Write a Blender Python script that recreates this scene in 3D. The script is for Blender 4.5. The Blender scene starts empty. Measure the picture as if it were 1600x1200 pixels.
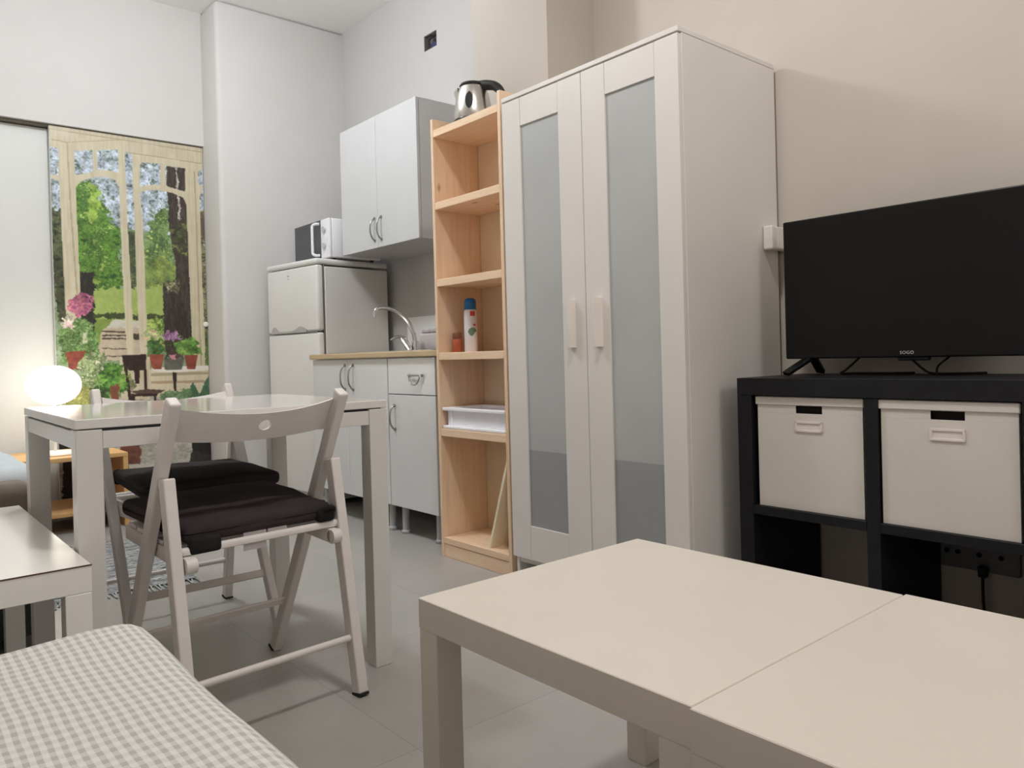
import bpy, bmesh, math, random
import numpy as np
from mathutils import Vector, Matrix

random.seed(7)
SC = bpy.context.scene
COL = SC.collection
PI = math.pi

# ------------------------------------------------------------------ helpers
def lin(c):
    return tuple(((v / 255.0) / 12.92 if v <= 10 else (((v / 255.0) + 0.055) / 1.055) ** 2.4) for v in c)


class N:
    """small wrapper for node building"""
    def __init__(self, name):
        self.m = bpy.data.materials.new(name)
        self.m.use_nodes = True
        self.t = self.m.node_tree
        self.b = self.t.nodes['Principled BSDF']
        self.out = self.t.nodes['Material Output']

    def n(self, kind, **kw):
        x = self.t.nodes.new(kind)
        for k, v in kw.items():
            setattr(x, k, v)
        return x

    def l(self, a, b):
        self.t.links.new(a, b)

    def math(self, op, a, b=None, c=None):
        x = self.n('ShaderNodeMath', operation=op)
        for i, v in enumerate((a, b, c)):
            if v is None:
                continue
            if isinstance(v, (int, float)):
                x.inputs[i].default_value = v
            else:
                self.l(v, x.inputs[i])
        return x.outputs[0]

    def coord(self, kind='Object', scale=(1, 1, 1), loc=(0, 0, 0), rot=(0, 0, 0)):
        tc = self.n('ShaderNodeTexCoord')
        mp = self.n('ShaderNodeMapping')
        mp.inputs['Scale'].default_value = scale
        mp.inputs['Location'].default_value = loc
        mp.inputs['Rotation'].default_value = rot
        self.l(tc.outputs[kind], mp.inputs[0])
        return mp.outputs[0]

    def noise(self, vec, scale=5, detail=2, rough=.5):
        x = self.n('ShaderNodeTexNoise')
        x.inputs['Scale'].default_value = scale
        x.inputs['Detail'].default_value = detail
        x.inputs['Roughness'].default_value = rough
        self.l(vec, x.inputs['Vector'])
        return x.outputs['Fac']

    def ramp(self, fac, stops, interp='LINEAR'):
        x = self.n('ShaderNodeValToRGB')
        cr = x.color_ramp
        cr.interpolation = interp
        while len(cr.elements) < len(stops):
            cr.elements.new(0.5)
        for e, (p, c) in zip(cr.elements, stops):
            e.position = p
            e.color = (*c, 1)
        self.l(fac, x.inputs[0])
        return x.outputs[0]

    def mix(self, fac, a, b):
        x = self.n('ShaderNodeMix', data_type='RGBA')
        for i, v in ((0, fac), (6, a), (7, b)):
            if isinstance(v, (int, float)):
                x.inputs[i].default_value = v
            elif isinstance(v, tuple):
                x.inputs[i].default_value = (*v, 1)
            else:
                self.l(v, x.inputs[i])
        return x.outputs[2]

    def bump(self, h, strength=.2, dist=.002):
        x = self.n('ShaderNodeBump')
        x.inputs['Strength'].default_value = strength
        x.inputs['Distance'].default_value = dist
        self.l(h, x.inputs['Height'])
        self.l(x.outputs[0], self.b.inputs['Normal'])

    def set(self, **kw):
        for k, v in kw.items():
            self.b.inputs[k.replace('_', ' ')].default_value = v
        return self


def plain(name, col, rough=.45, var=.04, scale=6, metal=0., bump=0., spec=.5, linear=False):
    """painted / laminated surface: flat colour with a faint procedural mottling"""
    x = N(name)
    c = col if linear else lin(col)
    f = x.noise(x.coord(), scale, 3)
    lo = tuple(max(0, v * (1 - var)) for v in c)
    hi = tuple(min(1, v * (1 + var)) for v in c)
    x.l(x.ramp(f, [(.3, lo), (.7, hi)]), x.b.inputs['Base Color'])
    x.set(Roughness=rough, Metallic=metal)
    x.b.inputs['Specular IOR Level'].default_value = spec
    if bump:
        x.bump(x.noise(x.coord(), 220, 2), bump, .001)
    return x.m


def pine(name, axis, tint=1.0, ca=(240, 216, 190), cb=(224, 190, 156), cc=(226, 188, 152), ck=(128, 84, 54)):
    x = N(name)
    s = [9, 9, 9]
    s[axis] = .7
    v = x.coord('Object', tuple(s))
    grain = x.noise(v, 6, 5, .6)
    s2 = [2.2, 2.2, 2.2]
    s2[axis] = .5
    broad = x.noise(x.coord('Object', tuple(s2), (3, 1, 2)), 3, 2)
    a = lin(ca)
    b = lin(cb)
    c1 = x.ramp(grain, [(.3, tuple(k * tint for k in a)), (.75, tuple(k * tint for k in b))])
    c2 = x.mix(x.math('MULTIPLY', broad, .45), c1, tuple(k * tint for k in lin(cc)))
    s3 = [7, 7, 7]
    s3[axis] = 3.2
    vo = x.n('ShaderNodeTexVoronoi')
    vo.inputs['Scale'].default_value = 1.0
    x.l(x.coord('Object', tuple(s3), (.3, .7, .1)), vo.inputs['Vector'])
    knot = x.ramp(vo.outputs['Distance'], [(.04, (1, 1, 1)), (.09, (0, 0, 0))])
    x.l(x.mix(x.math('MULTIPLY', knot, .7), c2, tuple(k * tint for k in lin(ck))), x.b.inputs['Base Color'])
    x.set(Roughness=.5)
    x.bump(grain, .08, .001)
    return x.m


def tmpl_floor():
    x = N('grey_porcelain_tiles')
    v = x.coord('Object', (1, 1, 1), (1.48, -.22, 0))
    br = x.n('ShaderNodeTexBrick', offset=0.0, squash=1.0)
    br.inputs['Scale'].default_value = 1
    br.inputs['Brick Width'].default_value = .6
    br.inputs['Row Height'].default_value = .6
    br.inputs['Mortar Size'].default_value = .0016
    br.inputs['Mortar Smooth'].default_value = .3
    br.inputs['Bias'].default_value = 0
    br.inputs['Color1'].default_value = (*lin((176, 173, 169)), 1)
    br.inputs['Color2'].default_value = (*lin((171, 168, 164)), 1)
    br.inputs['Mortar'].default_value = (*lin((154, 150, 146)), 1)
    x.l(v, br.inputs['Vector'])
    f = x.noise(x.coord(), 3.5, 6, .65)
    cl = x.ramp(f, [(.3, (.86, .86, .86)), (.7, (1, 1, 1))])
    m = x.n('ShaderNodeMix', data_type='RGBA', blend_type='MULTIPLY')
    m.inputs[0].default_value = 1
    x.l(br.outputs['Color'], m.inputs[6])
    x.l(cl, m.inputs[7])
    x.l(m.outputs[2], x.b.inputs['Base Color'])
    x.l(x.math('MULTIPLY_ADD', f, .25, .22), x.b.inputs['Roughness'])
    x.b.inputs['Specular IOR Level'].default_value = .4
    return x.m


def tmpl_gingham():
    x = N('gingham_cotton')
    tc = x.n('ShaderNodeTexCoord')
    sp = x.n('ShaderNodeSeparateXYZ')
    x.l(tc.outputs['Object'], sp.inputs[0])
    kx = 2 * PI / .0132
    ky = 2 * PI / .0225
    wob = x.noise(x.coord('Object'), 7, 2)
    wx = x.math('ADD', sp.outputs[0], x.math('MULTIPLY', wob, .007))
    # drape the vertical direction into y so that the front drop is checked as well
    yy = x.math('SUBTRACT', sp.outputs[1], sp.outputs[2])
    a = x.math('GREATER_THAN', x.math('SINE', x.math('MULTIPLY', wx, kx)), 0.)
    b = x.math('GREATER_THAN', x.math('SINE', x.math('MULTIPLY', yy, ky)), 0.)
    s = x.math('MULTIPLY', x.math('ADD', x.math('MULTIPLY', a, 1.25), x.math('MULTIPLY', b, .75)), .5)
    weave = x.noise(x.coord(), 500, 2)
    c = x.ramp(s, [(0, lin((214, 212, 209))), (.5, lin((201, 200, 196))), (1, lin((176, 175, 170)))])
    x.l(c, x.b.inputs['Base Color'])
    x.set(Roughness=.95)
    x.b.inputs['Specular IOR Level'].default_value = .1
    x.bump(weave, .25, .001)
    return x.m


def tmpl_rug():
    x = N('woven_rag_stripes')
    v = x.coord('Object', (.5, 30, 1))
    f = x.noise(v, 2.2, 2, .6)
    g = x.noise(x.coord('Object', (9, 90, 1)), 2, 2)
    h = x.math('MULTIPLY_ADD', g, .35, x.math('MULTIPLY', f, .8))
    c = x.ramp(h, [(.0, lin((46, 48, 52))), (.44, lin((150, 156, 158))), (.49, lin((72, 76, 82))), (.54, lin((206, 208, 206))),
                   (.575, lin((112, 104, 102))), (.615, lin((176, 182, 184))), (.66, lin((50, 54, 60))), (.71, lin((196, 198, 196)))], 'CONSTANT')
    x.l(c, x.b.inputs['Base Color'])
    x.set(Roughness=1)
    x.bump(g, .6, .004)
    return x.m


def tmpl_cloth(name, c0, c1, scale=9, rough=.95, bump=.3):
    x = N(name)
    f = x.noise(x.coord(), scale, 4)
    x.l(x.ramp(f, [(.3, lin(c0)), (.7, lin(c1))]), x.b.inputs['Base Color'])
    x.set(Roughness=rough)
    x.b.inputs['Specular IOR Level'].default_value = .15
    x.bump(x.noise(x.coord(), 260, 3), bump, .0015)
    return x.m


def tmpl_frosted():
    x = N('frosted_glass')
    v = x.n('ShaderNodeTexCoord')
    f = x.noise(x.coord(), 2.5, 3)
    x.l(x.ramp(f, [(.25, lin((172, 174, 173))), (.75, lin((184, 186, 185)))]), x.b.inputs['Base Color'])
    x.set(Roughness=.42, IOR=1.5)
    x.b.inputs['Specular IOR Level'].default_value = .5
    return x.m


def tmpl_emit(name, col, strength):
    x = N(name)
    f = x.noise(x.coord(), 4, 2)
    c = x.ramp(f, [(.2, tuple(k * .97 for k in col)), (.8, col)])
    x.l(c, x.b.inputs['Base Color'])
    x.l(c, x.b.inputs['Emission Color'])
    x.set(Emission_Strength=strength, Roughness=.4)
    return x.m


def tmpl_brushed(name, col, rough=.28):
    x = N(name)
    f = x.noise(x.coord('Object', (2, 2, 160)), 3, 2)
    x.l(x.ramp(f, [(.3, lin(col)), (.7, tuple(min(1, k * 1.1) for k in lin(col)))]), x.b.inputs['Base Color'])
    x.set(Metallic=1, Roughness=rough)
    return x.m


M = dict(
    plaster_p=plain('beige_white_plaster', (190, 183, 174), .9, .02, 3, bump=.05, spec=.2),
    plaster_k=plain('grey_white_plaster', (199, 197, 196), .9, .02, 3, bump=.05, spec=.2),
    splash=plain('white_splash_panel', (246, 248, 248), .25),
    plaster=plain('white_plaster', (208, 206, 204), .9, .02, 3, bump=.05, spec=.2),
    plaster_warm=plain('cream_plaster', (205, 197, 187), .9, .02, 3, bump=.05, spec=.2),
    ceiling=plain('ceiling_paint', (240, 240, 238), .95, .02, 2, spec=.2),
    floor=tmpl_floor(),
    bright=plain('beige_plaster', (190, 183, 176), .9, .02, 3, spec=.2),
    panel=plain('white_sliding_panel', (213, 214, 211), .5, .02, 2),
    white=plain('white_laminate', (222, 217, 212), .38, .02, 4),
    white_upper=plain('upper_white_laminate', (203, 204, 206), .3, .02, 4),
    white_cool=plain('cool_white_laminate', (218, 219, 221), .3, .02, 4),
    lack=plain('white_foil_tabletop', (214, 206, 194), .36, .02, 4),
    lack_dark=plain('white_foil_edge', (214, 205, 192), .42, .03, 4),
    lacquer=plain('white_lacquer', (216, 213, 209), .3, .02, 4),
    table_gloss=plain('satin_white_tabletop', (244, 241, 235), .2, .015, 4, spec=1.0),
    table_top=plain('glossy_white_tabletop', (220, 217, 213), .09, .015, 4),
    chair=plain('white_painted_beech', (224, 217, 213), .4, .03, 14),
    fridge=plain('white_enamel', (222, 221, 219), .3, .015, 4),
    fridge_gap=plain('fridge_gasket', (120, 118, 116), .6),
    seam=plain('shadow_grey_seam', (112, 107, 96), .8),
    grey_handle=plain('grey_plastic', (176, 174, 172), .4),
    micro=plain('white_plastic', (232, 232, 236), .3, .015, 4),
    micro_glass=plain('dark_oven_glass', (66, 68, 74), .12, .06, 5),
    button=plain('pale_grey_button', (190, 190, 196), .4),
    chrome=plain('chrome', (225, 225, 228), .08, .02, 5, metal=1),
    satin=plain('satin_nickel', (168, 164, 158), .3, .03, 12, metal=1),
    steel=tmpl_brushed('brushed_steel', (206, 202, 196)),
    steel_leg=plain('silver_plastic_leg', (176, 178, 178), .4),
    black=plain('black_plastic', (26, 25, 26), .4, .1, 8),
    black_soft=plain('black_rubber', (20, 19, 19), .7, .1, 8),
    screen=plain('tv_screen', (11, 11, 13), .35, .12, 3, spec=.3),
    tvbody=plain('tv_bezel', (14, 14, 15), .35, .1, 8, spec=.3),
    logo=plain('silver_print', (206, 206, 206), .5),
    unit=plain('black_brown_ash', (21, 21, 24), .5, .2, 26, spec=.3),
    unit_in=plain('black_brown_inner', (17, 17, 19), .6, .2, 26, spec=.2),
    box=plain('white_paperboard', (214, 206, 198), .7, .02, 6),
    holder=plain('label_holder', (224, 214, 206), .5),
    hole=plain('dark_cutout', (12, 11, 11), .9),
    beech=pine('beech_laminate_worktop', 1, .95, (206, 184, 148), (192, 168, 130), (196, 172, 134), (190, 166, 128)),
    pine_z=pine('pine_vertical', 2, 1.0),
    pine_y=pine('pine_along', 1, 1.05),
    pine_x=pine('pine_bench', 0, .95, (222, 184, 128), (206, 158, 98), (208, 160, 100)),
    pine_pale=plain('pale_fibreboard', (226, 206, 178), .7, .03, 10),
    cream=plain('cream_melamine', (244, 234, 208), .5),
    frost=tmpl_frosted(),
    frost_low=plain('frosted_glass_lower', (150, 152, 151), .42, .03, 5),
    cream_handle=plain('cream_plastic_handle', (230, 222, 212), .4),
    blue=plain('blue_plastic', (22, 104, 160), .35, .06, 12),
    can=plain('white_printed_tin', (226, 222, 226), .3, .02, 12),
    red=plain('red_print', (196, 60, 66), .5),
    green=plain('grey_green_print', (104, 134, 116), .5, .1, 30),
    orange=plain('orange_contents', (168, 84, 54), .3, .12, 40),
    brown_lid=plain('brown_lid', (118, 70, 44), .5),
    tray=plain('white_tray_plastic', (246, 246, 252), .35),
    gingham=tmpl_gingham(),
    base_fabric=tmpl_cloth('sofa_base_cloth', (150, 146, 138), (170, 166, 158)),
    quilt=tmpl_cloth('pale_blue_quilt', (196, 206, 212), (212, 219, 222), 6),
    bed_end=tmpl_cloth('taupe_bed_fabric', (128, 116, 106), (146, 134, 122)),
    bed_base=tmpl_cloth('charcoal_base_fabric', (62, 60, 58), (74, 72, 70)),
    cushion=tmpl_cloth('charcoal_cushion', (52, 46, 47), (66, 58, 58), 8),
    strap=tmpl_cloth('black_strap', (34, 33, 34), (44, 42, 42), 20),
    tag=plain('white_fabric_tag', (214, 206, 206), .8),
    rug=tmpl_rug(),
    fringe=tmpl_cloth('pale_fringe', (196, 200, 198), (120, 124, 126), 60),
    lamp=tmpl_emit('glowing_opal_glass', (1.0, .93, .80), 9.5),
    lampbase=plain('white_lamp_base', (232, 228, 220), .4),
    towel=tmpl_cloth('folded_white_cloth', (226, 220, 220), (238, 232, 230), 12),
    towel_edge=tmpl_cloth('cloth_border', (206, 196, 202), (226, 218, 222), 40),
    brownedge=plain('worn_brown_edge', (92, 66, 52), .7, .2, 60),
    socket=plain('socket_plastic', (112, 110, 110), .5),
    wire=plain('blue_wire', (52, 58, 96), .5),
    boxgrey=plain('grey_mounting_box', (120, 116, 114), .7),
)


class MB:
    """collects shapes into one mesh object"""
    def __init__(self):
        self.bm = bmesh.new()

    def _add(self, tb):
        me = bpy.data.meshes.new('tmp')
        tb.to_mesh(me)
        tb.free()
        self.bm.from_mesh(me)
        bpy.data.meshes.remove(me)

    def box(self, x0, x1, y0, y1, z0, z1, bev=.0015, seg=1, mat=None):
        tb = bmesh.new()
        bmesh.ops.create_cube(tb, size=1)
        sx, sy, sz = abs(x1 - x0), abs(y1 - y0), abs(z1 - z0)
        for v in tb.verts:
            v.co = Vector(((x0 + x1) / 2 + v.co.x * sx, (y0 + y1) / 2 + v.co.y * sy, (z0 + z1) / 2 + v.co.z * sz))
        b = min(bev, .45 * min(sx, sy, sz))
        if b > 1e-5:
            bmesh.ops.bevel(tb, geom=list(tb.edges), offset=b, segments=seg, profile=.5, affect='EDGES')
        if mat is not None:
            bmesh.ops.transform(tb, matrix=mat, verts=tb.verts)
        self._add(tb)
        return self

    def bar(self, p0, p1, side, w, t, bev=.003, seg=2):
        """rectangular bar from p0 to p1; w along the 'side' vector, t across it"""
        p0, p1 = Vector(p0), Vector(p1)
        d = p1 - p0
        L = d.length
        d.normalize()
        s = Vector(side)
        s = (s - d * s.dot(d)).normalized()
        n = d.cross(s)
        m = Matrix((s, n, d)).transposed().to_4x4()
        m.translation = (p0 + p1) / 2
        return self.box(-w / 2, w / 2, -t / 2, t / 2, -L / 2, L / 2, bev, seg, m)

    def cyl(self, p0, p1, r, seg=20, r2=None):
        p0, p1 = Vector(p0), Vector(p1)
        d = p1 - p0
        tb = bmesh.new()
        bmesh.ops.create_cone(tb, cap_ends=True, segments=seg, radius1=r, radius2=r if r2 is None else r2, depth=d.length)
        m = d.to_track_quat('Z', 'Y').to_matrix().to_4x4()
        m.translation = (p0 + p1) / 2
        bmesh.ops.transform(tb, matrix=m, verts=tb.verts)
        self._add(tb)
        return self

    def lathe(self, prof, c=(0, 0, 0), seg=40, sx=1, sy=1):
        bm = self.bm
        rings = []
        for r, z in prof:
            if r < 1e-6:
                rings.append([bm.verts.new((c[0], c[1], c[2] + z))])
            else:
                rings.append([bm.verts.new((c[0] + sx * r * math.cos(2 * PI * i / seg), c[1] + sy * r * math.sin(2 * PI * i / seg), c[2] + z)) for i in range(seg)])
        for a, b in zip(rings, rings[1:]):
            for i in range(seg):
                j = (i + 1) % seg
                if len(a) == 1 and len(b) == 1:
                    continue
                if len(a) == 1:
                    bm.faces.new((a[0], b[j], b[i]))
                elif len(b) == 1:
                    bm.faces.new((a[i], a[j], b[0]))
                else:
                    bm.faces.new((a[i], a[j], b[j], b[i]))
        for rr, flip in ((rings[0], True), (rings[-1], False)):
            if len(rr) > 1:
                bm.faces.new(rr[::-1] if flip else rr)
        return self

    def tube(self, pts, r, seg=12, sub=6, taper=None):
        """smooth tube through pts (Catmull-Rom)"""
        P = [Vector(p) for p in pts]
        Q = []
        if sub > 1 and len(P) > 2:
            E = [P[0] * 2 - P[1]] + P + [P[-1] * 2 - P[-2]]
            for i in range(1, len(E) - 2):
                for k in range(sub):
                    t = k / sub
                    a, b, c, d = E[i - 1], E[i], E[i + 1], E[i + 2]
                    Q.append(.5 * ((2 * b) + (c - a) * t + (2 * a - 5 * b + 4 * c - d) * t * t + (3 * b - a - 3 * c + d) * t ** 3))
            Q.append(P[-1])
        else:
            Q = P
        bm = self.bm
        rings = []
        up = Vector((.13, .31, .94))
        for i, q in enumerate(Q):
            d = (Q[min(i + 1, len(Q) - 1)] - Q[max(i - 1, 0)]).normalized()
            s = d.cross(up)
            if s.length < .05:
                s = d.cross(Vector((1, .2, 0)))
            s.normalize()
            n = s.cross(d)
            rr = r if taper is None else r * (taper[0] + (taper[1] - taper[0]) * i / (len(Q) - 1))
            rings.append([bm.verts.new(q + s * rr * math.cos(2 * PI * k / seg) + n * rr * math.sin(2 * PI * k / seg)) for k in range(seg)])
        for a, b in zip(rings, rings[1:]):
            for k in range(seg):
                j = (k + 1) % seg
                bm.faces.new((a[k], a[j], b[j], b[k]))
        bm.faces.new(rings[0][::-1])
        bm.faces.new(rings[-1])
        return self

    def poly(self, pts):
        self.bm.faces.new([self.bm.verts.new(p) for p in pts])
        return self

    def prism(self, pts, ext):
        """flat polygon extruded by vector ext"""
        bm = self.bm
        e = Vector(ext)
        a = [bm.verts.new(p) for p in pts]
        b = [bm.verts.new(Vector(p) + e) for p in pts]
        bm.faces.new(a)
        bm.faces.new(b[::-1])
        n = len(a)
        for i in range(n):
            j = (i + 1) % n
            bm.faces.new((a[j], a[i], b[i], b[j]))
        return self

    def build(self, name, m, parent=None, world=True, smooth=False, kind=None, label=None):
        bm = self.bm
        bmesh.ops.recalc_face_normals(bm, faces=bm.faces)
        if parent is not None and world:
            bmesh.ops.transform(bm, matrix=wm(parent).inverted(), verts=bm.verts)
        me = bpy.data.meshes.new(name)
        bm.to_mesh(me)
        bm.free()
        me.materials.append(M[m] if isinstance(m, str) else m)
        o = bpy.data.objects.new(name, me)
        COL.objects.link(o)
        if parent is not None:
            o.parent = parent
        if kind:
            o['kind'] = kind
        if label:
            o['label'] = label
        if smooth:
            for p in me.polygons:
                p.use_smooth = True
            try:
                me.set_sharp_from_angle(angle=math.radians(40))
            except Exception:
                pass
        return o


def wm(o):
    m = o.matrix_basis.copy()
    if o.parent:
        m = wm(o.parent) @ m
    return m


def thing(name, label, cat, loc=(0, 0, 0), rz=0, group=None):
    o = bpy.data.objects.new(name, None)
    o.empty_display_size = .1
    COL.objects.link(o)
    o.location = loc
    o.rotation_euler = (0, 0, rz)
    tag(o, label, cat, group)
    return o


def tag(o, label, cat, group=None):
    o['label'] = label
    o['category'] = cat
    if group:
        o['group'] = group
    return o


def children(o):
    return [c for c in bpy.data.objects if c.parent == o]


def dup(o, parent=None):
    c = o.copy()
    COL.objects.link(c)
    c.parent = parent
    for k in children(o):
        dup(k, c)
    return c


# ------------------------------------------------------------------ camera
yaw, pitch, roll = math.radians(40.991), math.radians(-.42), math.radians(-1.518)
Fw = Vector((math.sin(yaw) * math.cos(pitch), math.cos(yaw) * math.cos(pitch), math.sin(pitch)))
Rt = Vector((math.cos(yaw), -math.sin(yaw), 0))
Up = Rt.cross(Fw)
R2 = Rt * math.cos(roll) + Up * math.sin(roll)
U2 = Up * math.cos(roll) - Rt * math.sin(roll)
cd = bpy.data.cameras.new('camera')
cam = bpy.data.objects.new('camera', cd)
COL.objects.link(cam)
mm = Matrix((R2, U2, -Fw)).transposed().to_4x4()
mm.translation = (-2.377, 0, .847)
cam.matrix_world = mm
cd.sensor_width = 36
cd.lens = 1202.854 / 1600 * 36
cd.shift_x = -20.728 / 1600
cd.shift_y = -37.315 / 1600
cd.clip_start = .02
SC.camera = cam

# ------------------------------------------------------------------ setting
CZ = 3.04
XL, YF = -3.15, -1.7
KX, BY = .155, 4.70
MB().box(XL - .1, KX + .2, YF - .1, 5.2, -.08, 0, 0).build('floor', 'floor', kind='structure')
MB().box(XL - .1, KX + .2, YF - .1, 5.2, CZ, CZ + .08, 0).build('ceiling', 'ceiling', kind='structure')
MB().box(XL - .1, XL, YF - .1, 5.2, 0, CZ, 0).build('wall_left', 'bright', kind='structure')
MB().box(XL, 0, YF - .1, YF, 0, CZ, 0).build('wall_front', 'plaster', kind='structure')
MB().box(0, .2, YF - .1, 2.24, 0, CZ, 0).build('wall_right', 'plaster_warm', kind='structure')
MB().box(-.27, .2, 2.24, 2.73, 0, CZ, 0).build('wall_pillar', 'plaster_p', kind='structure')
# kitchen wall with the square hole of an open mounting box
hy0, hy1, hz0, hz1 = 3.607, 3.735, 2.615, 2.705
w = MB()
w.box(KX, KX + .1, 2.73, hy0, 0, CZ, 0)
w.box(KX, KX + .1, hy1, 5.2, 0, CZ, 0)
w.box(KX, KX + .1, hy0, hy1, 0, hz0, 0)
w.box(KX, KX + .1, hy0, hy1, hz1, CZ, 0)
w.build('wall_kitchen', 'plaster_k', kind='structure')
# back wall: deep pier beside the fridge, header over the sliding panels, closed cavity behind
w = MB()
w.box(-.695, KX + .1, BY, 5.2, 0, CZ, .028, 4)
w.box(XL, -.69, 4.96, 5.2, 2.207, CZ, 0)
w.box(XL, -.69, 5.13, 5.2, 0, 2.207, 0)
w.build('wall_back', 'plaster', kind='structure', smooth=True)
# sliding panels
d1 = MB().box(XL + .01, -1.50, 5.035, 5.06, .005, 2.193, .002).build('door_1', 'panel', kind='structure')
d2 = MB().box(-1.532, -.697, 4.981, 5.012, .005, 2.2005, .002).build('door_2', 'panel', kind='structure')
k = MB()
k.lathe([(0, 0), (.012, 0), (.016, .006), (.016, .016), (.010, .02), (0, .02)], seg=24)
bmesh.ops.transform(k.bm, matrix=Matrix.Translation((-.711, 4.981, 1.09)) @ Matrix.Rotation(PI / 2, 4, 'X'), verts=k.bm.verts)
k.build('door_knob', 'lampbase', d2, smooth=True)
MB().box(XL, -.70, 4.985, 5.12, 2.197, 2.207, 0).build('trim_1', 'seam', kind='structure')  # dark colour paints the shade in the slot above the panels

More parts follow.
